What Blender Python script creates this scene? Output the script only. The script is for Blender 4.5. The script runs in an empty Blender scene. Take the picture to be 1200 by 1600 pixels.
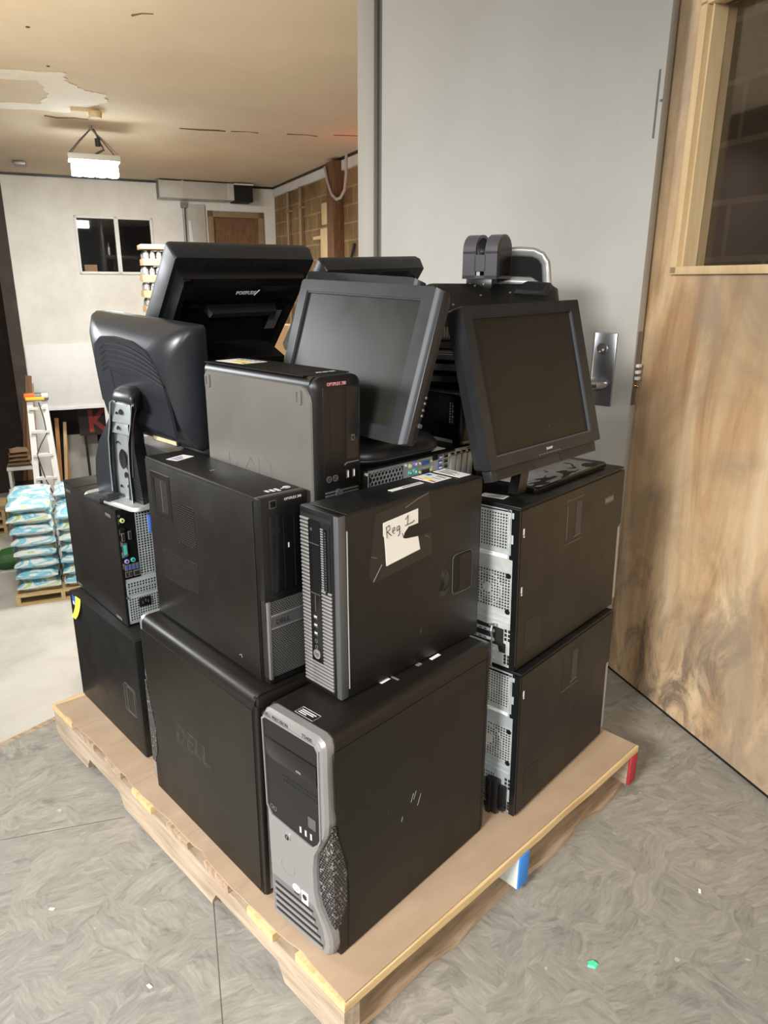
import bpy, bmesh, math, random
from mathutils import Matrix, Vector
S = bpy.context.scene
COL = S.collection
rad = math.radians
PI = math.pi
rng = random.Random(7)

# ------------------------------------------------------------------ camera, light, exposure
Z0 = 0.125                                   # height of the pallet's cardboard above the wooden floor
CAM_F, CAM_PITCH, CAM_ROLL, CAM_H = 1128.896, 0.3075086, 0.0064473, 1.184356 + Z0
cam = bpy.data.cameras.new('camera'); cam_o = bpy.data.objects.new('camera', cam); COL.objects.link(cam_o)
fw = Vector((0, math.cos(CAM_PITCH), -math.sin(CAM_PITCH))); rt = Vector((1, 0, 0)); up = rt.cross(fw)
c_, s_ = math.cos(CAM_ROLL), math.sin(CAM_ROLL)
r2 = c_ * rt + s_ * up; u2 = -s_ * rt + c_ * up
cam_o.matrix_world = Matrix(((r2.x, u2.x, -fw.x, 0), (r2.y, u2.y, -fw.y, 0), (r2.z, u2.z, -fw.z, CAM_H), (0, 0, 0, 1)))
cam.sensor_fit = 'VERTICAL'; cam.sensor_height = 24.0; cam.lens = 24.0 * CAM_F / 1600.0
cam.clip_start = 0.02; cam.clip_end = 100
S.camera = cam_o

S.view_settings.view_transform = 'Standard'; S.view_settings.look = 'None'
S.view_settings.gamma = 1.0; S.view_settings.use_curve_mapping = False
S.view_settings.exposure = 0.35

world = bpy.data.worlds.new('world'); S.world = world; world.use_nodes = True
bg = world.node_tree.nodes['Background']
bg.inputs[0].default_value = (1.0, 0.90, 0.78, 1); bg.inputs[1].default_value = 0.12

def area(name, loc, target, sx, sy, watts, col=(1, .95, .88), spread=180):
    l = bpy.data.lights.new(name, 'AREA'); l.shape = 'RECTANGLE'; l.size = sx; l.size_y = sy
    l.energy = watts; l.color = col; l.spread = rad(spread)
    o = bpy.data.objects.new(name, l); COL.objects.link(o); o.location = loc
    d = Vector(target) - Vector(loc); o.rotation_euler = d.to_track_quat('-Z', 'Y').to_euler()
    return o
# warehouse ceiling strip lights over the wooden platform (above and behind the photographer)
area('platform_lamp', (-2.2, -1.7, 2.45), (-0.35, 0.9, 0.0), 1.2, 0.6, 60, (1, .965, .90), 80)
area('platform_lamp', (0.6, -2.8, 2.5), (0.5, 0.2, 0.0), 1.2, 0.6, 26, (1, .95, .865), 78)
area('side_fill_light', (-3.1, 2.35, 1.75), (-0.2, 1.5, 1.1), 0.8, 0.8, 44, (.95, .97, 1), 170)  # added area light, gives the tilted screen and left faces their sheen

# hall frame: X runs along the hall's back wall, Y down the hall
HA = rad(23.3)
RV = Vector((math.cos(HA), math.sin(HA), 0)); DV = Vector((-math.sin(HA), math.cos(HA), 0))
def hall(X, Y, z): return RV * X + DV * Y + Vector((0, 0, z))
HALL = Matrix.Rotation(HA, 4, 'Z')
YB, XR, XL = 12.247, 3.324, -0.60
ZC, ZF = 2.745, -2.325                       # ceiling; the hall's lower concrete floor
def hl(name, X, Y, z, TX, TY, tz, sx, sy, w, col=(1, .97, .92), spread=170): area(name, hall(X, Y, z), hall(TX, TY, tz), sx, sy, w, col, spread)
hl('hall_area_light', 0.6, 9.0, 2.6, 0.6, 10.5, -2, 1.2, 0.4, 110, spread=160)
hl('hall_area_light', -0.6, 5.6, 2.6, -0.4, 7.5, -2, 1.2, 0.4, 120, spread=150)
pl_ = bpy.data.lights.new('exit_lamp', 'POINT'); pl_.energy = 1.6; pl_.color = (1, .08, .05); pl_.shadow_soft_size = .05
po_ = bpy.data.objects.new('exit_lamp', pl_); COL.objects.link(po_); po_.location = hall(3.05, 7.65, 2.36)
hl('hall_area_light', -1.3, 4.2, 0.6, 0.9, 6.0, 2.7, 1.2, 0.6, 62, (1, .90, .74))  # added uplight out of view, brightens the ceiling

# ------------------------------------------------------------------ materials
def nt(m): return m.node_tree.nodes, m.node_tree.links
def mat(name, col, rough=.5, metal=0., spec=.5, emis=None, es=0):
    m = bpy.data.materials.new(name); m.use_nodes = True
    b = m.node_tree.nodes['Principled BSDF']
    b.inputs['Base Color'].default_value = (*col, 1); b.inputs['Roughness'].default_value = rough
    b.inputs['Metallic'].default_value = metal; b.inputs['Specular IOR Level'].default_value = spec
    if emis: b.inputs['Emission Color'].default_value = (*emis, 1); b.inputs['Emission Strength'].default_value = es
    return m
def tex(m, kind, scale, vec='Object', stretch=(1, 1, 1), **kw):
    N, L = nt(m); tc = N.new('ShaderNodeTexCoord'); mp = N.new('ShaderNodeMapping'); mp.inputs['Scale'].default_value = stretch
    L.new(tc.outputs[vec], mp.inputs[0]); t = N.new(kind); t.inputs['Scale'].default_value = scale
    L.new(mp.outputs[0], t.inputs['Vector'])
    for k, v in kw.items(): t.inputs[k].default_value = v
    return t
def ramp(m, out, stops):
    N, L = nt(m); r = N.new('ShaderNodeValToRGB'); e = r.color_ramp.elements
    while len(e) < len(stops): e.new(.5)
    for i, (p, c) in enumerate(stops): e[i].position = p; e[i].color = (*c, 1) if len(c) == 3 else c
    L.new(out, r.inputs[0]); return r.outputs[0]
def mix(m, f, a, b, mode='MIX'):
    N, L = nt(m); n = N.new('ShaderNodeMix'); n.data_type = 'RGBA'; n.blend_type = mode
    for s, v in ((n.inputs[0], f), (n.inputs[6], a), (n.inputs[7], b)):
        if isinstance(v, (int, float)): s.default_value = v
        elif isinstance(v, tuple): s.default_value = (*v, 1)
        else: L.new(v, s)
    return n.outputs[2]
def setc(m, out, sock='Base Color'):
    N, L = nt(m); L.new(out, N['Principled BSDF'].inputs[sock])
def bump(m, out, strength=.3, dist=.01):
    N, L = nt(m); b = N.new('ShaderNodeBump'); b.inputs['Strength'].default_value = strength; b.inputs['Distance'].default_value = dist
    L.new(out, b.inputs['Height']); L.new(b.outputs[0], N['Principled BSDF'].inputs['Normal'])
def G(v): return (v, v, v)
def dusty(name, col, dust, rough, amt=.5, scale=6, metal=0., lo=.5, hi=.8, spec=.5):
    """a surface with smudges of dust lying on it"""
    m = mat(name, col, rough, metal, spec=spec)
    n = tex(m, 'ShaderNodeTexNoise', scale, Detail=5, Roughness=.6, Distortion=.6)
    f = ramp(m, n.outputs['Fac'], [(lo, G(0)), (hi, G(amt))])
    setc(m, mix(m, f, col, dust))
    n2 = tex(m, 'ShaderNodeTexNoise', scale * 2.3, Detail=3)
    setc(m, ramp(m, n2.outputs['Fac'], [(.35, G(max(.05, rough - .035))), (.7, G(min(1, rough + .06)))]), 'Roughness')
    return m
M = {}
DUST = (.115, .108, .095)
M['case'] = dusty('case_black', (.0070, .0059, .0045), (.016, .0138, .0105), .43, .3, 4, spec=.42)
M['case_matt'] = dusty('case_black_matt', (.0042, .0042, .0042), (.016, .0155, .015), .44, .3, 7, lo=.58)
M['top'] = dusty('dusty_black_top', (.0045, .0045, .005), (.032, .031, .029), .42, .5, 8, spec=.3, lo=.55, hi=.85)
M['plastic'] = mat('black_plastic', (.0055, .0055, .006), .36)
M['gloss'] = mat('gloss_black', (.006, .006, .007), .18)
M['dark'] = mat('dark_hole', (.002, .002, .002), .8)
M['graphite'] = dusty('graphite_plastic', (.020, .023, .029), (.055, .054, .050), .36, .4, 5)
M['bezel'] = dusty('monitor_bezel', (.0125, .0138, .017), (.028, .028, .028), .42, .35, 7)
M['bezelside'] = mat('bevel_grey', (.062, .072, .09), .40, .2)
M['screen'] = dusty('monitor_glass', (.012, .013, .010), (.034, .035, .029), .34, .35, 4, lo=.55, hi=.9)
M['screen2'] = dusty('monitor_film', (.016, .0135, .0095), (.022, .019, .014), .42, .5, 5, spec=.3)
M['silver'] = mat('silver_plastic', (.30, .30, .305), .36, .5)
M['silverdk'] = mat('silver_plastic_dark', (.20, .20, .205), .38, .5)
M['greypanel'] = dusty('grey_painted_panel', (.140, .134, .122), (.165, .158, .145), .40, .4, 4, metal=.3)
M['zinc'] = dusty('galvanised_steel', (.44, .50, .53), (.58, .63, .65), .36, .6, 16, metal=.5, lo=.35, hi=.65)
M['zincdust'] = dusty('dusty_galvanised_steel', (.42, .46, .48), (.62, .62, .60), .5, .8, 26, metal=.45, lo=.35, hi=.65)
M['chrome'] = mat('brushed_steel', (.46, .48, .52), .30, .9)
M['brass'] = mat('brass', (.75, .5, .16), .25, 1)
M['white'] = mat('white_label', (.80, .80, .78), .6)
M['paper'] = mat('paper', (.78, .78, .74), .7)
M['ink'] = mat('ink', (.02, .02, .025), .6)
M['print'] = mat('light_print', (.62, .62, .62), .5)
M['printdim'] = mat('dim_print', (.16, .16, .17), .5)
M['redprint'] = mat('pink_print', (.7, .30, .33), .5)
M['yellow'] = mat('yellow_print', (.85, .72, .10), .6)
M['neon'] = mat('neon_note', (.72, .83, .06), .7)
M['blue'] = mat('blue_plastic', (.03, .10, .42), .4)
M['usb'] = mat('usb_blue', (.04, .09, .35), .4)
M['teal'] = mat('teal_plastic', (.05, .38, .34), .5)
M['violet'] = mat('violet_plastic', (.25, .2, .55), .5)
M['lime'] = mat('lime_jack', (.55, .62, .25), .5)
M['tape'] = mat('clear_tape', (.014, .014, .0145), .22)
M['scratch_or_glint'] = mat('scratch_or_glint', (.30, .30, .29), .5)  # real scratches, and the painted glints on the pressed logo
M['dustmark'] = mat('dust_mark', (.075, .073, .068), .8)
m = M['dustmark']; t = tex(m, 'ShaderNodeTexNoise', 38, 'Object', Detail=4, Roughness=.6); setc(m, ramp(m, t.outputs['Fac'], [(.40, G(0)), (.72, G(.75))]), 'Alpha')
M['cream'] = dusty('rating_label', (.62, .55, .36), (.25, .22, .15), .6, .8, 60)
M['pcb'] = mat('circuit_green', (.1, .3, .2), .5)
M['slat'] = mat('slat_grey', (.33, .33, .33), .38, .5)
M['hpgrey'] = mat('bezel_edge_grey', (.075, .08, .083), .45, .2)
M['badge'] = mat('badge_grey', (.12, .12, .125), .35, .5)
M['recess'] = mat('latch_recess', (.016, .018, .026), .35)
M['groove'] = mat('groove', (.004, .004, .004), .6)
M['emboss'] = mat('embossed_edge', (.034, .032, .028), .4)
M['edge'] = mat('worn_edge', (.11, .105, .095), .4)
M['silverstrip'] = mat('silver_strip', (.34, .35, .36), .4, .4)
M['handle'] = mat('satin_silver', (.50, .52, .54), .30, .6)
M['pewter'] = mat('pewter_plastic', (.13, .13, .15), .30, .55)
M['lampon'] = mat('lamp_led', (1, 1, 1), .5, emis=(.92, 1, .96), es=30)
def meshmat(name, metal_c, hole_c, bw, bh, mortar, offset=.5, rough=.4, met=.5):
    """perforated metal: rows of small dark holes"""
    m = mat(name, metal_c, rough, met)
    t = tex(m, 'ShaderNodeTexBrick', 100.0, 'UV'); t.offset = offset
    for k, v in (('Brick Width', bw * 100), ('Row Height', bh * 100), ('Mortar Size', mortar * 50), ('Mortar Smooth', .15)): t.inputs[k].default_value = v
    t.inputs['Color1'].default_value = (*hole_c, 1); t.inputs['Color2'].default_value = (*hole_c, 1); t.inputs['Mortar'].default_value = (*metal_c, 1)
    setc(m, t.outputs['Color']); return m
M['holes'] = meshmat('perforated_black', (.075, .070, .062), (.002, .002, .002), .0062, .0050, .0012)
M['holesfine'] = meshmat('perforated_fine', (.03, .029, .026), (.002, .002, .002), .0045, .004, .0009)
M['meshfront'] = meshmat('perforated_grey', (.30, .30, .30), (.012, .012, .012), .0052, .0036, .0008)
M['meshdust'] = meshmat('dusty_side_mesh', (.14, .14, .135), (.004, .004, .004), .0058, .0058, .0013)
m = M['meshdust']; N, L = nt(m); src_ = N['Principled BSDF'].inputs['Base Color'].links[0].from_socket
setc(m, mix(m, ramp(m, tex(m, 'ShaderNodeTexNoise', 190, 'Object', Detail=2).outputs['Fac'], [(.60, G(0)), (.66, G(.6))]), src_, (.55, .55, .53)))
M['speaker'] = meshmat('speaker_holes', (.045, .046, .049), (.012, .012, .013), .0042, .0042, .0011, 0)
def wood(name, c1, c2, scale=3, stretch=(1, 12, 12), rough=.7):
    m = mat(name, c1, rough); t = tex(m, 'ShaderNodeTexNoise', scale, 'Object', stretch, Detail=6, Roughness=.6, Distortion=.4)
    setc(m, ramp(m, t.outputs['Fac'], [(.32, c2), (.62, c1)])); bump(m, t.outputs['Fac'], .25, .003); return m
M['pine'] = wood('pine', (.60, .45, .24), (.44, .30, .135), 6)
M['pineold'] = wood('weathered_pine', (.40, .30, .205), (.20, .135, .08), 5)
M['pineoldy'] = wood('weathered_pine_stringer', (.40, .325, .245), (.25, .19, .135), 5, (12, 1.2, 12))
M['pinegrain'] = wood('pine_end_grain', (.60, .43, .20), (.36, .23, .09), 30, (1, 1, 1))
M['trimwood'] = wood('trim_wood', (.66, .50, .29), (.56, .40, .21), 5, (6, 6, .6))
M['doortrim'] = wood('door_trim_wood', (.30, .21, .12), (.22, .15, .08), 5, (6, 6, .6))
M['brownwood'] = wood('brown_wood', (.20, .10, .045), (.10, .05, .02), 5, (10, 10, 1))
M['orangewood'] = wood('orange_wood', (.50, .24, .08), (.34, .15, .05), 5, (10, 10, 1))
M['red'] = mat('red_paint', (.33, .022, .03), .6)
M['bluepaint'] = mat('blue_paint', (.03, .19, .58), .6)
M['whitepaint'] = dusty('white_paint_wood', (.62, .66, .66), (.42, .42, .38), .6, .7, 30)
# cardboard with faint flutes and creases
m = mat('cardboard', (.43, .315, .225), .85); M['cardboard'] = m
w = tex(m, 'ShaderNodeTexWave', 38, 'Object', (0, 1, 0), Distortion=1.2, Detail=2)
n = tex(m, 'ShaderNodeTexNoise', 5, 'Object', (1, 2.5, 1), Detail=6, Roughness=.6)
c = ramp(m, n.outputs['Fac'], [(.3, (.355, .252, .165)), (.7, (.445, .328, .228))])
setc(m, mix(m, .16, c, w.outputs['Color'], 'MULTIPLY')); bump(m, w.outputs['Fac'], .12, .002)
# strand board floor, painted and worn grey
m = mat('strandboard_floor', (.3, .3, .28), .62); M['osb'] = m
N, L = nt(m); va = tex(m, 'ShaderNodeTexNoise', 9, 'Object', Detail=3, Distortion=.4)
def turned(rot, st):
    tc = N.new('ShaderNodeTexCoord'); mp = N.new('ShaderNodeMapping'); mp.inputs['Rotation'].default_value = (0, 0, rot); m2 = N.new('ShaderNodeMapping'); m2.inputs['Scale'].default_value = st
    d = N.new('ShaderNodeVectorMath'); d.operation = 'MULTIPLY_ADD'; d.inputs[1].default_value = (.045, .045, 0)
    L.new(va.outputs['Color'], d.inputs[0]); L.new(tc.outputs['Object'], d.inputs[2]); L.new(d.outputs[0], mp.inputs[0]); L.new(mp.outputs[0], m2.inputs[0]); return m2.outputs[0]
def chips(rot, sc, st):                       # wood strands pressed into the board, each with its own tone
    t = N.new('ShaderNodeTexVoronoi'); t.inputs['Scale'].default_value = sc; L.new(turned(rot, st), t.inputs['Vector'])
    return ramp(m, t.outputs['Color'], [(.15, G(.12)), (.5, G(.5)), (.85, G(.9))])
def fibres(rot, sc, st):
    t = N.new('ShaderNodeTexNoise'); t.inputs['Scale'].default_value = sc; t.inputs['Detail'].default_value = 6; t.inputs['Roughness'].default_value = .66
    L.new(turned(rot, st), t.inputs['Vector']); return ramp(m, t.outputs['Fac'], [(.28, G(0)), (.72, G(1))])
pick = tex(m, 'ShaderNodeTexVoronoi', 13, 'Object').outputs['Color']
k1, k2 = ramp(m, pick, [(.33, G(0)), (.36, G(1))]), ramp(m, pick, [(.66, G(0)), (.69, G(1))])
ch = mix(m, k2, mix(m, k1, chips(.75, 13, (1, 3.6, 1)), chips(-.35, 14, (1, 3.8, 1))), chips(2.2, 12, (1, 3.2, 1)))
fb = mix(m, k2, mix(m, k1, fibres(.75, 26, (1, 5, 1)), fibres(-.35, 26, (1, 5, 1))), fibres(2.2, 24, (1, 5, 1)))
g2 = mix(m, .60, ch, fb)
base = ramp(m, g2, [(.12, (.158, .150, .132)), (.36, (.222, .214, .194)), (.60, (.260, .252, .229)), (.86, (.322, .309, .277))])
big = ramp(m, tex(m, 'ShaderNodeTexNoise', 1.6, 'Object', Detail=4, Roughness=.6).outputs['Fac'], [(.35, (.86, .86, .87)), (.65, (1.06, 1.03, .98))])
mk = ramp(m, tex(m, 'ShaderNodeTexNoise', 5, 'Object', (1, 1.5, 1), Detail=9, Roughness=.76, Distortion=.9).outputs['Fac'], [(.56, G(0)), (.67, G(.7))])
base = mix(m, mk, base, (.12, .112, .098))
fl = ramp(m, tex(m, 'ShaderNodeTexNoise', 34, 'Object', Detail=2).outputs['Fac'], [(.73, G(0)), (.76, G(.6))])
base = mix(m, fl, base, (.52, .50, .45))
setc(m, mix(m, 1., base, big, 'MULTIPLY')); bump(m, g2, .14, .003)
# pale concrete of the hall
m = mat('concrete', (.5, .48, .43), .7); M['concrete'] = m
t = tex(m, 'ShaderNodeTexNoise', 1.3, 'Object', Detail=8, Roughness=.62, Distortion=.6)
setc(m, ramp(m, t.outputs['Fac'], [(.3, (.42, .40, .36)), (.5, (.53, .51, .46)), (.72, (.58, .565, .52))]))
# ceiling
m = mat('ceiling_paint', (.68, .56, .41), .85); M['ceiling'] = m
t = tex(m, 'ShaderNodeTexNoise', .9, 'Object', Detail=6, Roughness=.6)
setc(m, ramp(m, t.outputs['Fac'], [(.3, (.60, .50, .37)), (.65, (.68, .575, .43))]))
# white wall with grime
m = mat('white_wall', (.72, .70, .66), .8); M['whitewall'] = m
t = tex(m, 'ShaderNodeTexNoise', 1.6, 'Object', Detail=7, Roughness=.65)
k = ramp(m, tex(m, 'ShaderNodeTexNoise', 3.5, 'Object', (1, 1, .5), Detail=6, Roughness=.7, Distortion=.7).outputs['Fac'], [(.62, G(0)), (.75, G(.35))])
setc(m, mix(m, k, ramp(m, t.outputs['Fac'], [(.3, (.64, .61, .55)), (.6, (.76, .745, .71))]), (.42, .40, .36)))
M['whitepanel'] = dusty('white_panel', (.76, .76, .75), (.6, .6, .58), .6, .5, 3)
M['darkwall'] = dusty('dark_wall', (.045, .033, .026), (.09, .07, .055), .8, .8, 2)
M['room_dark'] = mat('dark_room', (.022, .022, .026), .7)
M['greydoor'] = mat('grey_door_paint', (.30, .295, .275), .5)
m = M['greydoor']
t = tex(m, 'ShaderNodeTexNoise', 2.2, 'Object', Detail=6, Roughness=.6)
k = ramp(m, tex(m, 'ShaderNodeTexNoise', 9, 'Object', (1, 1, .35), Detail=5, Roughness=.7).outputs['Fac'], [(.66, G(0)), (.76, G(.35))])
setc(m, mix(m, k, ramp(m, t.outputs['Fac'], [(.3, (.345, .342, .325)), (.7, (.395, .392, .375))]), (.20, .195, .18)))
M['jamb'] = mat('jamb_paint', (.33, .318, .285), .5)
M['jambdark'] = mat('jamb_groove', (.10, .10, .09), .6)
M['metaldark'] = mat('dull_steel', (.22, .20, .185), .42, .7)
# plywood: tan sheet with brown grain streaks and black scuffs towards the bottom
m = mat('plywood', (.5, .36, .22), .6); M['plywood'] = m
t = tex(m, 'ShaderNodeTexNoise', 1.9, 'Object', (3.4, 3.4, .6), Detail=7, Roughness=.58, Distortion=1.5)
c = ramp(m, t.outputs['Fac'], [(.30, (.36, .195, .085)), (.41, (.53, .35, .19)), (.56, (.66, .48, .295)), (.74, (.72, .565, .38))])
f = ramp(m, tex(m, 'ShaderNodeTexNoise', 24, 'Object', (4, 4, .35), Detail=4).outputs['Fac'], [(.35, G(.94)), (.6, G(1))])
c = mix(m, 1., c, f, 'MULTIPLY')
N, L = nt(m); tc = N.new('ShaderNodeTexCoord'); sx = N.new('ShaderNodeSeparateXYZ'); L.new(tc.outputs['Object'], sx.inputs[0])
low = N.new('ShaderNodeMapRange'); low.inputs['From Min'].default_value = .72; low.inputs['From Max'].default_value = .25; L.new(sx.outputs['Z'], low.inputs[0])
sc = tex(m, 'ShaderNodeTexNoise', 4.2, 'Object', (2.2, 2.2, 1), Detail=8, Roughness=.72, Distortion=1.2)
mu = N.new('ShaderNodeMath'); mu.operation = 'MULTIPLY'; L.new(low.outputs[0], mu.inputs[0]); L.new(ramp(m, sc.outputs['Fac'], [(.44, G(0)), (.62, G(.85))]), mu.inputs[1])
c = mix(m, mu.outputs[0], c, (.135, .10, .075))
sm = ramp(m, tex(m, 'ShaderNodeTexNoise', 1.7, 'Object', (1.6, 1.6, 1.2), Detail=5, Roughness=.6, Distortion=.8).outputs['Fac'], [(.46, G(0)), (.64, G(.78))])
c = mix(m, sm, c, (.30, .235, .165))
setc(m, c)
def blocks(name, c1, c2, mort, bw=.4, bh=.2, dirt=.5):
    m = mat(name, c1, .85); N, L = nt(m); tc = N.new('ShaderNodeTexCoord'); s = N.new('ShaderNodeSeparateXYZ'); cb = N.new('ShaderNodeCombineXYZ')
    L.new(tc.outputs['Object'], s.inputs[0]); L.new(s.outputs['X'], cb.inputs['X']); L.new(s.outputs['Z'], cb.inputs['Y'])
    t = N.new('ShaderNodeTexBrick'); L.new(cb.outputs[0], t.inputs['Vector']); t.inputs['Scale'].default_value = 1
    for k, v in (('Brick Width', bw), ('Row Height', bh), ('Mortar Size', .012), ('Mortar Smooth', .3)): t.inputs[k].default_value = v
    t.inputs['Color1'].default_value = (*c1, 1); t.inputs['Color2'].default_value = (*c2, 1); t.inputs['Mortar'].default_value = (*mort, 1)
    n = tex(m, 'ShaderNodeTexNoise', 1.4, 'Object', Detail=6, Roughness=.65)
    setc(m, mix(m, 1., t.outputs['Color'], ramp(m, n.outputs['Fac'], [(.35, G(dirt)), (.65, G(1.05))]), 'MULTIPLY')); return m
M['blocks'] = blocks('tan_blocks', (.31, .195, .088), (.255, .155, .07), (.42, .30, .165))
M['blocks_shaded'] = blocks('shaded_blocks', (.14, .10, .068), (.115, .082, .056), (.24, .18, .13), dirt=.8)  # block colour darkened to stand for the low light behind the partition
m = mat('window_glass', (1, 1, 1), .03); M['glass'] = m
m.node_tree.nodes['Principled BSDF'].inputs['Transmission Weight'].default_value = 1; m.node_tree.nodes['Principled BSDF'].inputs['IOR'].default_value = 1.45
m = mat('shrink_wrap', (.9, .93, .95), .16); M['wrap'] = m
m.node_tree.nodes['Principled BSDF'].inputs['Alpha'].default_value = .22
# printed bags: white, sky blue and lime green
m = mat('printed_bag', (.7, .75, .78), .35); M['bag'] = m
t = tex(m, 'ShaderNodeTexNoise', 3.3, 'Object', (1, 1, 2.4), Detail=3, Roughness=.5, Distortion=1.0)
N, L = nt(m); oi = N.new('ShaderNodeObjectInfo'); ad = N.new('ShaderNodeMath'); ad.operation = 'MULTIPLY_ADD'; ad.inputs[1].default_value = .16; L.new(oi.outputs['Random'], ad.inputs[0]); L.new(t.outputs['Fac'], ad.inputs[2])
setc(m, ramp(m, ad.outputs[0], [(.42, (.72, .74, .72)), (.50, (.66, .72, .73)), (.545, (.16, .46, .62)), (.60, (.25, .56, .68)), (.63, (.72, .74, .72)), (.71, (.70, .74, .66)), (.735, (.34, .52, .16)), (.78, (.66, .70, .62))]))
bump(m, tex(m, 'ShaderNodeTexNoise', 9, 'Object', Detail=4).outputs['Fac'], .5, .03)
M['cart'] = mat('white_metal', (.60, .60, .57), .5)
M['ladderwhite'] = dusty('ladder_white', (.62, .61, .58), (.42, .40, .37), .5, .6, 8)
M['orange'] = mat('ladder_orange', (.75, .13, .03), .5)
M['amber'] = mat('ladder_yellow', (.85, .48, .03), .5)
M['sack'] = dusty('brown_sack', (.20, .125, .07), (.10, .06, .035), .85, .7, 8)
M['tray'] = mat('tray_board', (.52, .33, .17), .8)
m = mat('clear_bottles', (.58, .58, .56), .22); M['bottles'] = m
setc(m, ramp(m, tex(m, 'ShaderNodeTexNoise', 26, 'Object', Detail=2).outputs['Fac'], [(.35, (.12, .115, .11)), (.65, (.36, .35, .33))]))
M['green'] = mat('green_plastic', (.02, .085, .015), .6)
M['mint'] = mat('mint_scrap', (.08, .62, .32), .5)
M['duct'] = dusty('duct_sheet', (.46, .44, .40), (.34, .31, .27), .5, .6, 4)
M['plaster'] = dusty('white_plaster', (.80, .75, .66), (.66, .6, .5), .8, .5, 9)
M['cable'] = mat('cable_grey', (.45, .43, .40), .6)
M['blackcable'] = mat('cable_black', (.02, .02, .02), .5)
M['signred'] = mat('sign_red', (.30, .035, .03), .6)
M['signblack'] = mat('sign_black', (.016, .009, .007), .6)
m = mat('dust_film', (.34, .35, .36), .85); M['dustfilm'] = m     # thick grey dust broken by wiped black marks
t = tex(m, 'ShaderNodeTexNoise', 11, 'Object', (1, 1.6, 1), Detail=3, Roughness=.5, Distortion=1.4)
N, L = nt(m); tc = N.new('ShaderNodeTexCoord'); sx = N.new('ShaderNodeSeparateXYZ'); L.new(tc.outputs['Object'], sx.inputs[0])
mr = N.new('ShaderNodeMapRange'); mr.inputs['From Min'].default_value = -.055; mr.inputs['From Max'].default_value = .03; mr.inputs['To Min'].default_value = -.05; mr.inputs['To Max'].default_value = .12
L.new(sx.outputs['Y'], mr.inputs[0]); ad = N.new('ShaderNodeMath'); L.new(t.outputs['Fac'], ad.inputs[0]); L.new(mr.outputs[0], ad.inputs[1])
f2 = ramp(m, tex(m, 'ShaderNodeTexNoise', 120, 'Object').outputs['Fac'], [(.3, (.25, .26, .27)), (.7, (.36, .37, .38))])
setc(m, mix(m, ramp(m, ad.outputs[0], [(.44, G(1)), (.465, G(0))]), f2, (.012, .012, .013)))

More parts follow.
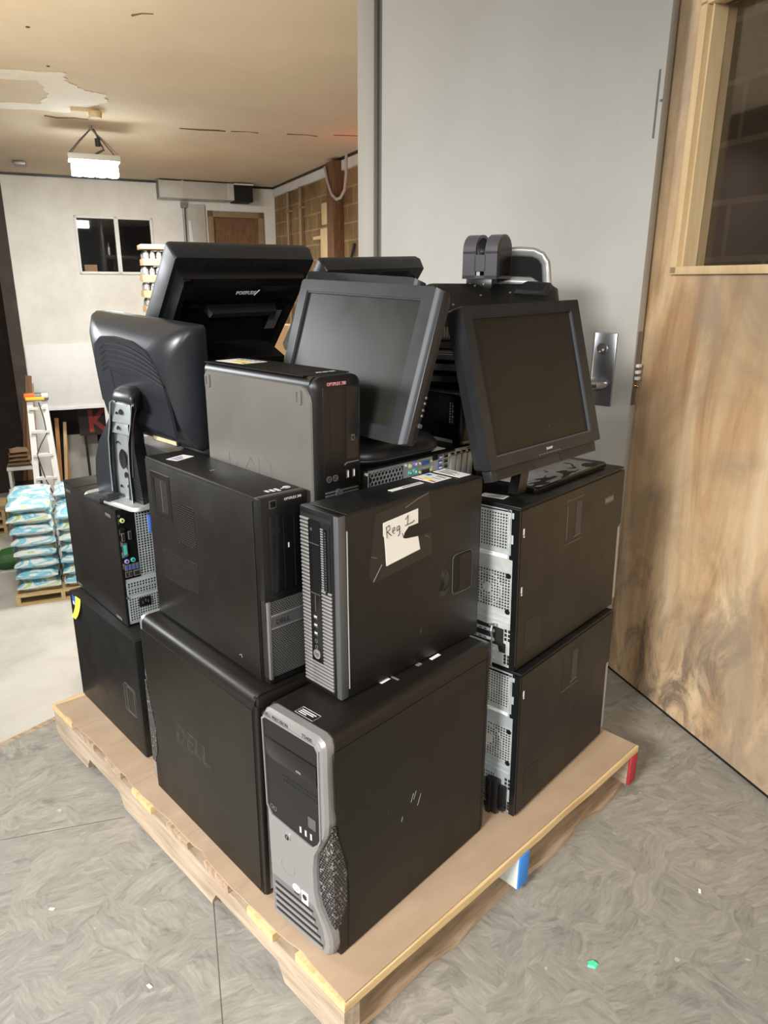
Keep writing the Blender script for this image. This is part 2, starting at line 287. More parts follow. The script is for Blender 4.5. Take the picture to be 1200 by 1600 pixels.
# ------------------------------------------------------------------ mesh helpers
class MB:
    def __init__(s, Mx=None):
        s.bm = bmesh.new(); s.uv = s.bm.loops.layers.uv.new('UVMap'); s.M = Mx.copy() if Mx else Matrix.Identity(4); s.mi = 0
    def _fin(s, vs, fs, Mx=None):
        T = s.M if Mx is None else Mx
        for f in fs:
            f.material_index = s.mi
            for l in f.loops: l[s.uv].uv = (l.vert.co.x, l.vert.co.y)
        for v in vs: v.co = T @ v.co
        if T.determinant() < 0: bmesh.ops.reverse_faces(s.bm, faces=fs)
        return s
    def box(s, x0, x1, y0, y1, z0, z1, bev=0, seg=2):
        x0, x1 = min(x0, x1), max(x0, x1); y0, y1 = min(y0, y1), max(y0, y1); z0, z1 = min(z0, z1), max(z0, z1)
        r = bmesh.ops.create_cube(s.bm, size=1); vs = r['verts']
        for v in vs: v.co = Vector(((x0 + x1) / 2 + v.co.x * (x1 - x0), (y0 + y1) / 2 + v.co.y * (y1 - y0), (z0 + z1) / 2 + v.co.z * (z1 - z0)))
        if bev > 0:
            bev = min(bev, .49 * min(x1 - x0, y1 - y0, z1 - z0))
            es = list({e for v in vs for e in v.link_edges})
            r = bmesh.ops.bevel(s.bm, geom=es, offset=bev, segments=seg, affect='EDGES', profile=.5)
            fs = list({f for f in r['faces']} | {f for v in r['verts'] for f in v.link_faces}); vs = list({v for f in fs for v in f.verts})
        else: fs = list({f for v in vs for f in v.link_faces})
        return s._fin(vs, fs)
    def prism(s, poly, z0, z1, top=None, cap=True):
        """outline extruded in z; top: another outline of as many points for a tapered solid"""
        n = len(poly); top = top or poly
        A = [s.bm.verts.new((p[0], p[1], z0)) for p in poly]; B = [s.bm.verts.new((p[0], p[1], z1)) for p in top]; fs = []
        ar = sum(poly[i][0] * poly[(i + 1) % n][1] - poly[(i + 1) % n][0] * poly[i][1] for i in range(n))
        if ar < 0: A.reverse(); B.reverse()
        for i in range(n): fs.append(s.bm.faces.new((A[i], A[(i + 1) % n], B[(i + 1) % n], B[i])))
        if cap: fs += [s.bm.faces.new(B), s.bm.faces.new(A[::-1])]
        if z1 < z0:
            for f in fs: f.normal_flip()
        return s._fin(A + B, fs)
    def ring(s, outer, inner, z0, z1):
        """plate with one hole; outer and inner have as many points"""
        n = len(outer); V = [[s.bm.verts.new((p[0], p[1], z)) for p in P] for P, z in ((outer, z0), (outer, z1), (inner, z0), (inner, z1))]; fs = []
        for i in range(n):
            j = (i + 1) % n
            for a, b in ((0, 1), (1, 3), (3, 2), (2, 0)): fs.append(s.bm.faces.new((V[a][i], V[a][j], V[b][j], V[b][i])))
        bmesh.ops.recalc_face_normals(s.bm, faces=fs)
        return s._fin([v for L_ in V for v in L_], fs)
    def cyl(s, x, y, z0, z1, r, r2=None, n=20):
        r2 = r if r2 is None else r2
        return s.prism([(x + r * math.cos(2 * PI * i / n), y + r * math.sin(2 * PI * i / n)) for i in range(n)], z0, z1, [(x + r2 * math.cos(2 * PI * i / n), y + r2 * math.sin(2 * PI * i / n)) for i in range(n)])
    def tube(s, pts, r, n=10, closed=False, flat=1.0):
        P = [Vector(p) for p in pts]; rings = []; fs = []; k = len(P)
        rr = r if isinstance(r, (list, tuple)) else [r] * k
        nrm = None
        for i, p in enumerate(P):
            a = P[(i - 1) % k] if (closed or i) else p; b = P[(i + 1) % k] if (closed or i < k - 1) else p
            t = (b - a).normalized()
            if nrm is None: nrm = t.orthogonal().normalized()
            nrm = (nrm - t * nrm.dot(t)).normalized(); bi = t.cross(nrm)
            rings.append([s.bm.verts.new(p + (nrm * math.cos(2 * PI * j / n) + bi * math.sin(2 * PI * j / n) * flat) * rr[i]) for j in range(n)])
        for i in range(k if closed else k - 1):
            A, B = rings[i], rings[(i + 1) % k]
            for j in range(n): fs.append(s.bm.faces.new((A[j], A[(j + 1) % n], B[(j + 1) % n], B[j])))
        if not closed: fs += [s.bm.faces.new(rings[0][::-1]), s.bm.faces.new(rings[-1])]
        return s._fin([v for R_ in rings for v in R_], fs)
    def loft(s, rings, cap0=True, cap1=True):
        R_ = [[s.bm.verts.new(p) for p in r] for r in rings]; n = len(R_[0]); fs = []
        for A, B in zip(R_, R_[1:]):
            for j in range(n): fs.append(s.bm.faces.new((A[j], A[(j + 1) % n], B[(j + 1) % n], B[j])))
        if cap0: fs.append(s.bm.faces.new(R_[0][::-1]))
        if cap1: fs.append(s.bm.faces.new(R_[-1]))
        bmesh.ops.recalc_face_normals(s.bm, faces=fs)
        return s._fin([v for r in R_ for v in r], fs)
    def grid(s, a0, a1, b0, b1, nx, ny, bar, z0, z1):
        """a grille: nx by ny square holes"""
        for i in range(nx + 1):
            a = a0 + (a1 - a0) * i / nx; s.box(a - bar / 2, a + bar / 2, b0 - bar / 2, b1 + bar / 2, z0, z1)
        for j in range(ny + 1):
            b = b0 + (b1 - b0) * j / ny; s.box(a0 - bar / 2, a1 + bar / 2, b - bar / 2, b + bar / 2, z0, z1 - .0002)
        return s
    def out(s, name, mats, parent=None, angle=35):
        me = bpy.data.meshes.new(name); s.bm.normal_update(); s.bm.to_mesh(me); s.bm.free()
        for k in (mats if isinstance(mats, (list, tuple)) else [mats]): me.materials.append(M[k] if isinstance(k, str) else k)
        me.shade_smooth(); me.set_sharp_from_angle(angle=rad(angle))
        o = bpy.data.objects.new(name, me); COL.objects.link(o)
        if parent: o.parent = parent
        return o
def thing(name, label, cat, Mx, group=None):
    o = bpy.data.objects.new(name, None); COL.objects.link(o); o.empty_display_size = .05; o.matrix_world = Mx
    o['label'] = label; o['category'] = cat
    if group: o['group'] = group
    return o
def tag(o, label, cat, group=None, kind=None):
    o['label'] = label; o['category'] = cat
    if group: o['group'] = group
    if kind: o['kind'] = kind
    return o
def struct(o, label=None):
    o['kind'] = 'structure'
    if label: o['label'] = label
    return o
def copy_tree(o, parent=None):
    c = o.copy(); COL.objects.link(c)
    if parent: c.parent = parent; c.matrix_parent_inverse = o.matrix_parent_inverse.copy()
    for ch in list(o.children): copy_tree(ch, c)
    return c
def TR(x, y, z, yaw=0): return Matrix.Translation((x, y, z)) @ Matrix.Rotation(rad(yaw), 4, 'Z')
def pose(p, yaw, tilt, roll): return Matrix.Translation((p[0], p[1], p[2] + Z0)) @ Matrix.Rotation(rad(yaw), 4, 'Z') @ Matrix.Rotation(rad(-tilt), 4, 'X') @ Matrix.Rotation(rad(roll), 4, 'Y')
def face(f, U, V, H, c=0):
    """(across, up, out) of a box face -> the box's own coordinates; across runs left to right as one looks at the face"""
    if f == 'front': return Matrix(((1, 0, 0, 0), (0, 0, -1, -c), (0, 1, 0, 0), (0, 0, 0, 1)))
    if f == 'rear': return Matrix(((-1, 0, 0, U), (0, 0, 1, V + c), (0, 1, 0, 0), (0, 0, 0, 1)))
    if f == 'left': return Matrix(((0, 0, -1, -c), (-1, 0, 0, V), (0, 1, 0, 0), (0, 0, 0, 1)))
    if f == 'right': return Matrix(((0, 0, 1, U + c), (1, 0, 0, 0), (0, 1, 0, 0), (0, 0, 0, 1)))
    if f == 'top': return Matrix(((1, 0, 0, 0), (0, 1, 0, 0), (0, 0, 1, H + c), (0, 0, 0, 1)))
def boxmat(pos, yaw, lean, dims, kind):
    """placement of a computer case whose nearest lower corner is at pos; kind says how the case is turned"""
    U, V, H = dims
    B = Matrix.Translation((pos[0], pos[1], pos[2] + Z0)) @ Matrix.Rotation(rad(yaw), 4, 'Z') @ Matrix.Rotation(rad(-lean), 4, 'X')
    if kind == 'a': return B                                                     # front to the right, side to the left
    if kind == 'b': return B @ Matrix.Translation((0, V, 0)) @ Matrix.Rotation(rad(-90), 4, 'Z')   # front to the left
    if kind == 'c': return B @ Matrix.Translation((U, V, 0)) @ Matrix.Rotation(rad(180), 4, 'Z')   # rear to the right
    if kind == 'd': return B @ Matrix.Translation((U, 0, 0)) @ Matrix.Rotation(rad(90), 4, 'Z')    # rear to the left
def text(name, body, size, m, parent, Mx, depth=.0006, align='LEFT', sx=1.0, bold=0.0):
    cu = bpy.data.curves.new(name, 'FONT'); cu.body = body; cu.size = size; cu.extrude = depth / 2; cu.align_x = align; cu.offset = bold; cu.resolution_u = 3
    t = bpy.data.objects.new(name, cu); me = bpy.data.meshes.new_from_object(t); bpy.data.objects.remove(t)
    me.transform(Mx @ Matrix.Translation((0, 0, depth / 2)) @ Matrix.Diagonal((sx, 1, 1, 1)))
    me.materials.clear(); me.materials.append(M[m]); me.name = name
    o = bpy.data.objects.new(name, me); COL.objects.link(o)
    if parent: o.parent = parent
    return o
def outline(name, body, size, m, parent, Mx, r=.0006, sx=1.0):
    """lettering pressed into a panel: only the strokes' edges show"""
    cu = bpy.data.curves.new(name, 'FONT'); cu.body = body; cu.size = size; cu.fill_mode = 'NONE'; cu.bevel_depth = r; cu.bevel_resolution = 0; cu.resolution_u = 4
    t = bpy.data.objects.new(name, cu); me = bpy.data.meshes.new_from_object(t); bpy.data.objects.remove(t)
    me.transform(Mx @ Matrix.Diagonal((sx, 1, .4, 1))); me.materials.clear(); me.materials.append(M[m]); me.name = name
    o = bpy.data.objects.new(name, me); COL.objects.link(o); o.parent = parent
    return o
def rrect(x0, x1, y0, y1, r, n=5):
    P = []
    for cx, cy, a in ((x1 - r, y1 - r, 0), (x0 + r, y1 - r, 90), (x0 + r, y0 + r, 180), (x1 - r, y0 + r, 270)):
        for i in range(n + 1):
            t = rad(a + 90 * i / n); P.append((cx + r * math.cos(t), cy + r * math.sin(t)))
    return P
T3 = Matrix.Translation
def stripe_label(name, parent, F, a0, b0, w, h, c=.0004, rot=0, lines=3, mats=('white', 'ink', 'yellow')):
    """a stuck-on label with a few printed bars"""
    mb = MB(F @ T3((a0, b0, 0)) @ Matrix.Rotation(rad(rot), 4, 'Z'))
    mb.box(0, w, 0, h, 0, c); mb.mi = 1
    for i in range(lines):
        y = h * (.18 + .7 * i / max(1, lines)); mb.box(w * .08, w * (.5 + .35 * ((i * 7) % 3) / 3), y, y + h * .10, c, c + .0002)
    if len(mats) > 2: mb.mi = 2; mb.box(w * .55, w * .92, h * .15, h * .42, c, c + .00025)
    return mb.out(name, list(mats), parent)

# ------------------------------------------------------------------ computers
def topround(W, H, r, n=6):
    P = [(0, 0), (W, 0)]
    for cx, a in ((W - r, 0), (r, 90)):
        for i in range(n + 1):
            t = rad(a + 90 * i / n); P.append((cx + r * math.cos(t), H - r + r * math.sin(t)))
    return P
def usb(mb, a, b, w=.006, h=.014, c=.0005): mb.box(a - w / 2, a + w / 2, b - h / 2, b + h / 2, 0, c)

def grille_part(name, r, F, a0, b0, a1, b1, nx, ny, bar, mats=('zinc', 'dark'), c=.0022):
    mb = MB(F); mb.grid(a0, a1, b0, b1, nx, ny, bar, .0003, c); mb.mi = 1; mb.box(a0, a1, b0, b1, -.0003, .0004)
    return mb.out(name, list(mats), r)

def workstation(label, Mx, W, D, H):
    """big tower with a waisted silver front"""
    r = thing('workstation_tower', label, 'computer', Mx)
    F, X, B, T = face('front', W, D, H), face('right', W, D, H), face('rear', W, D, H), face('top', W, D, H)
    MB(F).prism(topround(W, H, .019), -D, -.013).out('body', 'case', r)
    mb = MB(X); mb.prism([(.034, .004), (D - .012, .004), (D - .008, .02), (D - .008, H - .032), (.010, H - .032), (.008, H - .06), (.010, .31), (.020, .25), (.034, .20), (.038, .12)], 0, .0013)
    p = mb.out('side_panel', 'case', r)
    outline('embossed_logo', 'DELL', .066, 'emboss' if 'backwards' in label else 'case', p, X @ T3((.138, .197, .0013)), .0007 if 'backwards' in label else .0002)
    if 'front' in label:                                            # pale strokes painted as light catching the logo's edges
        for a, b_, l in ((.206, .238, .016), (.214, .24, .016), (.226, .225, .022), (.178, .203, .009)): mb = MB(X); mb.tube([(a, b_ - l, .0022), (a + .45 * l, b_, .0022)], .0004, 4); mb.out('painted_glint', 'scratch_or_glint', p)
    g = MB(X); g.tube([(.008, H - .034, .0005), (D - .006, H - .034, .0005)], .0009, 5); g.tube([(.006, H - .034, .0005), (.007, .33, .0005), (.019, .25, .0005), (.033, .20, .0005), (.037, .11, .0005), (.033, .006, .0005)], .0009, 5)
    g.out('panel_seam', 'groove', p)
    # front
    right = [(W - .004, .40 * H / .467), (W - .003, .30), (W - .006, .275), (W - .020, .245), (W - .036, .215), (W - .041, .18), (W - .040, .13), (W - .032, .10), (W - .012, .072), (W - .003, .052), (W - .001, .03), (W - .004, .012), (W - .012, .004)]
    outer = [(.012, .004), (.003, .012), (.002, .20), (.002, H - .018), (.010, H - .006), (.02, H - .002), (W - .02, H - .002), (W - .008, H - .008), (W - .003, H - .02)] + right
    ct = (.08, .24)
    inn = [(ct[0] + (x - ct[0]) * .955, ct[1] + (y - ct[1]) * .985) for x, y in outer]
    mb = MB(F); mb.prism(outer, -.013, .003); mb.prism(outer, .003, .010, inn)
    fr = mb.out('front_bezel', 'silver', r, 50)
    dk = [(.008, .262), (.007, H - .026), (.016, H - .019), (W - .024, H - .019), (W - .017, H - .028), (W - .018, .262), (W - .024, .25), (W - .038, .236), (W - .048, .236), (.020, .244)]
    mb = MB(F); mb.prism(dk, .0095, .0112); dp = mb.out('drive_bay_panel', 'plastic', r)
    mb = MB(F); mb.ring([(ct[0] - .003 + (x - ct[0] + .003) * 1.035, .345 + (y - .345) * 1.03) for x, y in dk], dk, .0095, .0135); mb.out('silver_rim', 'silver', fr)
    mb = MB(F); mb.box(.010, W - .022, .368, .408, .011, .0125, .001); mb.mi = 1; mb.box(.095, .108, .374, .378, .0125, .0135); mb.out('optical_drive', ['gloss', 'silverdk'], r)
    mb = MB(F)
    for i in range(13):
        for j in range(2): mb.cyl(.055 + .0072 * i + .003 * j, .346 - .009 * j, .011, .0117, .0028, n=8)
    mb.out('vent_dots', 'dark', dp)
    mb = MB(F); mb.box(W - .048, W - .028, .273, .296, .011, .0125, .0008); mb.out('badge', 'badge', dp)
    for a in (W - .070, W - .056, W - .042):
        mb = MB(F); usb(mb, a, .2545, .0055, .013, .0118); mb.mi = 1; usb(mb, a + .0005, .2545, .0025, .011, .0122); mb.out('usb_port', ['silver', 'white'], r)
    for a, b in ((.020, .262), (.029, .260)):
        mb = MB(F); mb.ring([(a + .005 * math.cos(t), b + .005 * math.sin(t)) for t in [i * PI / 6 for i in range(12)]], [(a + .003 * math.cos(t), b + .003 * math.sin(t)) for t in [i * PI / 6 for i in range(12)]], .011, .0122); mb.out('audio_jack', 'badge', r)
    mb = MB(F); mb.cyl(.060, .215, .0095, .0125, .0085, .0075); mb.mi = 1; mb.cyl(.060, .215, .0125, .0128, .0055); mb.mi = 0; mb.box(.059, .061, .213, .219, .0128, .0131); mb.out('power_button', ['silver', 'plastic'], r)
    ci = lambda rr, n=28: [(.056 + rr * math.cos(2 * PI * i / n), .145 + rr * 1.02 * math.sin(2 * PI * i / n)) for i in range(n)]
    mb = MB(F); mb.ring(ci(.0195), ci(.0178), .0095, .0106); mb.prism(ci(.0175), .0095, .0103); mb.out('round_emblem', 'silver', r)
    mb = MB(F); mb.prism([(.078 + .011 * math.cos(t), .109 + .0085 * math.sin(t)) for t in [i * PI / 10 for i in range(20)]], .0095, .0106); mb.mi = 1; mb.box(.071, .085, .096, .100, .0098, .0106); s_ = mb.out('processor_sticker', ['white', 'ink'], r)
    text('sticker_text', 'intel', .007, 'usb', s_, F @ T3((.078, .107, .0106)), .0003, 'CENTER')
    mb = MB(F); mb.box(.092, .110, .089, .116, .0095, .0106, .0004); mb.mi = 1; mb.cyl(.101, .104, .0104, .0110, .0065, n=16); mb.out('licence_sticker', ['white', 'ink'], r)
    # lower slots
    lo = [(.010, .016), (.008, .100), (.020, .100), (W - .045, .100), (W - .036, .088), (W - .022, .060), (W - .016, .030), (W - .022, .014)]
    mb = MB(F); mb.prism(lo, .0088, .0104)
    low = mb.out('lower_vent', 'silverdk', r)
    for k in range(5):
        b = .088 - .0155 * k; a1 = W - .046 + .0062 * k
        mb = MB(F); mb.box(.016, a1, b - .0044, b + .0002, .0095, .0108)
        mb.mi = 1; mb.box(.016, a1, b - .0085, b - .0046, .0100, .0140, .0012); mb.out('louvre', ['dark', 'silver'], low)
    mb = MB(F); mb.prism([(W - .038, .10), (W - .042, .19), (W - .030, .24), (W - .004, .285), (W - .001, .285), (W - .001, .065), (W - .012, .072)], -.012, -.003); mb.out('side_mesh', 'meshdust', fr)
    mb = MB(X); mb.prism([(.0, .07), (.012, .07), (.030, .105), (.032, .18), (.018, .24), (.006, .29), (0, .29)], .0002, .0013); mb.out('side_mesh', 'meshdust', fr)
    text('bezel_text', 'DELL PRECISION', .0098, 'ink', fr, F @ T3((.009, H - .0165, .0102)), .0004, sx=.92)
    text('bezel_text', 'T5400', .0098, 'ink', fr, F @ T3((W - .058, H - .0165, .0102)), .0004, sx=1.02)
    # top print
    mb = MB(T @ T3((.064, .016, 0)))
    for k, (w, h) in enumerate(((.020, .002), (.034, .002), (.036, .002))): mb.box(.004, .004 + w, .004 + .0046 * k, .004 + .0046 * k + h, 0, .0003)
    mb.tube([(0, 0, 0), (.046, 0, 0), (.046, .020, 0), (0, .020, 0)], .0004, 4, True); mb.out('top_label', 'print', r)
    # rear
    mb = MB(B); mb.box(.0, .012, .002, H - .02, -.01, .008, .003); mb.box(W - .006, W, .002, H - .02, -.01, .008, .003); mb.box(.004, W - .004, H - .034, H - .004, -.01, .008, .003); mb.out('rear_rim', 'case', r)
    mb = MB(B); mb.box(.010, W - .004, .006, H - .03, 0, .002); rp = mb.out('rear_plate', 'zinc', r)
    grille_part('psu_grille', r, B, W - .085, H - .15, W - .012, H - .05, 8, 11, .0022)
    for k in range(4): mb = MB(B); mb.box(W - .03, W - .012, .23 + .022 * k, .244 + .022 * k, .002, .005); mb.out('usb_port', 'usb', r)
    for k in range(6): mb = MB(B); mb.box(.018, W - .010, .02 + .026 * k, .04 + .026 * k, .002, .004, .0008); mb.mi = 1; mb.cyl(W - .016, .03 + .026 * k, .004, .005, .003, n=8); mb.out('slot_cover', ['zinc', 'white'], r)
    grille_part('fan_grille', r, B, .014, .21, W - .05, .31, 12, 10, .002)
    return r

ws = workstation('black workstation tower with waisted silver front, front corner of the pallet', boxmat((-.083, 1.012, .003), 47.4, .7, (.453, .169, .467), 'b'), .169, .453, .467)
F = face('top', .169, .453, .467)
stripe_label('sticker', ws, F, .102, .186, .012, .024, mats=('white', 'teal'), lines=1)
stripe_label('sticker', ws, F, .118, .32, .008, .028, mats=('white', 'white'), lines=0)
mb = MB(F); mb.box(.108, .128, .215, .220, 0, .0003); mb.box(.113, .122, .282, .295, 0, .0003); mb.out('paint_marks', 'printdim', ws)
workstation('black workstation tower with debossed logo, turned backwards on the left pallet edge', boxmat((-.237, 1.160, .001), 43.4, 0, (.171, .47, .457), 'c'), .171, .47, .457)

def rear_tower(label, Mx, W, D, H, upper):
    """mid tower seen from behind: steel rear, latch in the side"""
    r = thing('tower_computer', label, 'computer', Mx)
    X, B, T, F = face('left', W, D, H), face('rear', W, D, H), face('top', W, D, H), face('front', W, D, H)
    MB().box(0.0012, W, .012, D, 0.002, H - .004, .002).out('body', 'case', r)
    mb = MB(X); mb.prism([(.003, .003), (D - .012, .003), (D - .012, .215), (D + .004, .225), (D + .004, H - .010), (.003, H - .010)], -.0005, .0012); p = mb.out('side_panel', 'case', r)
    mb = MB(); mb.box(-.0015, W + .001, 0, D + .002, H - .006, H, .002); lid = mb.out('top_lid', 'top', r)
    g = MB(X); g.tube([(.004, H - .0085, .0008), (D, H - .0085, .0008)], .0012, 5); g.out('panel_seam', 'groove', p)
    mb = MB(X); a0, a1, b0, b1 = .190, .270, .240, .342                     # latch
    mb.box(a0, a1, b0, b1, .0010, .0014); mb.mi = 1; mb.box(a0 + .046, a1 - .008, b0 + .010, b1 - .010, .0013, .0018); mb.mi = 2
    if upper: mb.tube([(a0, b1 - .004, .0014), (a0 + .004, b1, .0014), (a1, b1 + .001, .0014)], .0007, 5); mb.tube([(a0 + .006, b0 + .012, .0014), (a0 + .006, b1 - .01, .0014)], .0006, 5)
    mb.tube([(a0, b0, .0014), (a1, b0 - .001, .0014)], .0007, 5); mb.tube([(a0 + .042, b0 + .010, .0016), (a1 - .01, b0 + .012, .0016)], .0012, 5)
    mb.out('latch', ['case', 'recess', 'edge'], p)
    mb = MB(X); mb.prism([(.032, .040), (.098, .034), (.098, .104), (.032, .110)], .0010, .0016); mb.out('side_vent', 'holesfine' if not upper else 'holes', p)
    if upper:
        mb = MB(X); mb.box(.382, .428, .294, .310, .001, .002, .0005); mb.mi = 1; mb.box(.386, .424, .299, .305, .002, .0023); mb.out('badge', ['badge', 'printdim'], p)
    mb = MB(X)
    for b in (.318, .188) if upper else (.318,): mb.box(.010, .014, b - .008, b + .006, .001, .0022); mb.cyl(.013, b - .012, .001, .0022, .0022, n=8)
    mb.out('panel_scuffs', 'print', p)
    MB().box(.002, W - .002, 0.0, .013, .004, H - .008, .003).out('front_bezel', 'plastic', r)
    mb = MB(F); mb.box(-.001, .006, .020, .216, -.013, .001); mb.out('silver_strip', 'silverstrip', r)
    # rear
    mb = MB(B); mb.box(.010, W - .013, .004, H - .012, 0, .0022); mb.out('rear_plate', 'zinc' if not upper else 'zincdust', r)
    mb = MB(B); mb.box(W - .014, W, .002, H - .007, -.001, .0030); mb.box(.0, .010, .002, H - .007, -.001, .003); mb.box(0, W, H - .014, H - .007, 0, .004); mb.box(W - .022, W - .013, .31, .345, 0, .004); mb.box(W - .022, W - .013, .255, .29, 0, .004); mb.out('rear_flange', 'gloss', r)
    mb = MB(B)
    for a, b in ((W - .026, H - .011), (.02, H - .011)): mb.cyl(a, b, .002, .0055, .003, n=10)
    mb.out('screw', 'chrome', r)
    pg = grille_part('psu_grille', r, face('rear', W, D, H, .002), .030, .276, W - .028, .354, 17, 12, .0024, ('zincdust', 'dark'))
    mb = MB(B); mb.tube([(W - .020, .268, .003), (W - .020, .362, .003), (.024, .362, .003)], .0022, 6); mb.tube([(.02, .266, .003), (W - .018, .266, .003)], .0018, 6); mb.out('stamped_rib', 'zinc', pg)
    stripe_label('serial_label', r, face('rear', W, D, H, .0022), .05, .2555, W - .078, .0085, lines=2, mats=('white', 'ink'))
    fg = grille_part('fan_grille', r, face('rear', W, D, H, .002), .030, .138, W - .017, .224, 18, 13, .0021, ('zincdust', 'dark'))
    mb = MB(face('rear', W, D, H, .002))
    for t0 in (.036, .018):
        mb.tube([(.098 + t0 * math.cos(t), .18 + t0 * math.sin(t), .0024) for t in [i * PI / 10 for i in range(20)]], .0009, 5, True)
    mb.cyl(.098, .18, .0016, .003, .011); mb.out('fan_hub', 'zincdust', fg)
    mb = MB(B)
    for b in (.218, .136): mb.cyl(W - .022, b, .002, .0045, .0062, n=14)
    mb.out('rubber_mount', 'plastic', r)
    mb = MB(B); mb.tube([(.016, .112, .003), (W - .018, .108, .003)], .0022, 6); mb.tube([(.018, .126, .0026), (W - .02, .122, .0026)], .0014, 6); mb.out('stamped_rib', 'zinc', r)
    mb = MB(B)
    for b in (.090, .080, .070, .030, .022, .014): mb.box(W - .028, W - .022, b - .0035, b + .0035, .002, .0027); mb.box(W - .019, W - .0145, b - .0035, b + .0035, .002, .0027)
    mb.out('vent_slots', 'dark', r)
    if upper:                                                            # missing slot covers, a bent bracket hanging out
        mb = MB(B); mb.prism([(.055, .052), (.055, .096), (W - .030, .092), (W - .030, .060), (W - .024, .058), (W - .024, .036), (W - .04, .036), (W - .044, .05)], .002, .0028); mb.out('open_slot', 'dark', r)
        for k in range(4):
            b = .088 - .021 * k; mb = MB(B); mb.box(.02, W - .052, b - .0085, b - .002, .003, .0075, .001); mb.mi = 1
            for i in range(6): mb.box(.03 + .013 * i, .037 + .013 * i, b - .0062, b - .004, .0074, .0079)
            mb.out('slot_cover', ['zinc', 'dark'], r)
        mb = MB(B); pts = [(W - .054, .100, .012), (W - .053, .088, .018), (W - .051, .07, .016), (W - .052, .05, .018), (W - .052, .03, .016), (W - .050, .012, .02), (W - .049, .002, .018)]
        mb.tube(pts, [.0035, .005, .003, .0045, .003, .005, .003], 8, flat=.6); mb.tube([(W - .06, .098, .012), (W - .045, .102, .012)], .0035, 8); mb.out('bent_bracket', 'chrome', r)
    else:
        for k in range(4): grille_part('slot_cover', r, face('rear', W, D, H, .002), .05, .012 + .022 * k, W - .055, .028 + .022 * k, 11, 2, .0022)
        mb = MB(B); mb.box(W - .066, W - .036, -.0005, .086, .002, .022, .002); mb.box(W - .060, W - .050, .0, .090, .020, .028, .0015); mb.box(W - .036, W - .020, .006, .074, .003, .012, .002); mb.box(W - .026, W - .018, .02, .03, .01, .022, .001); cl = mb.out('clip_cover', 'plastic', r)
        mb = MB(B); mb.tube([(W - .022, .012, .02), (W - .012, .022, .022)], .0015, 6); mb.out('clip_tip', 'chrome', cl)
    return r
R1 = rear_tower('black tower at the right pallet edge, lower of two, black clip on its rear', boxmat((.306, 1.383, .0060), 48.3, 1.2, (.448, .173, .370), 'd'), .173, .448, .370, False)
R2 = rear_tower('black tower under the square tilted monitor, upper of two, empty card slots', boxmat((.287, 1.395, .3785), 47.9, 1.7, (.478, .173, .372), 'd'), .173, .478, .372, True)
W, D, H = .173, .478, .372
stripe_label('sticker', R2, face('top', W, D, H), .066, D - .058, .058, .028, mats=('white', 'usb'), lines=3, rot=8)

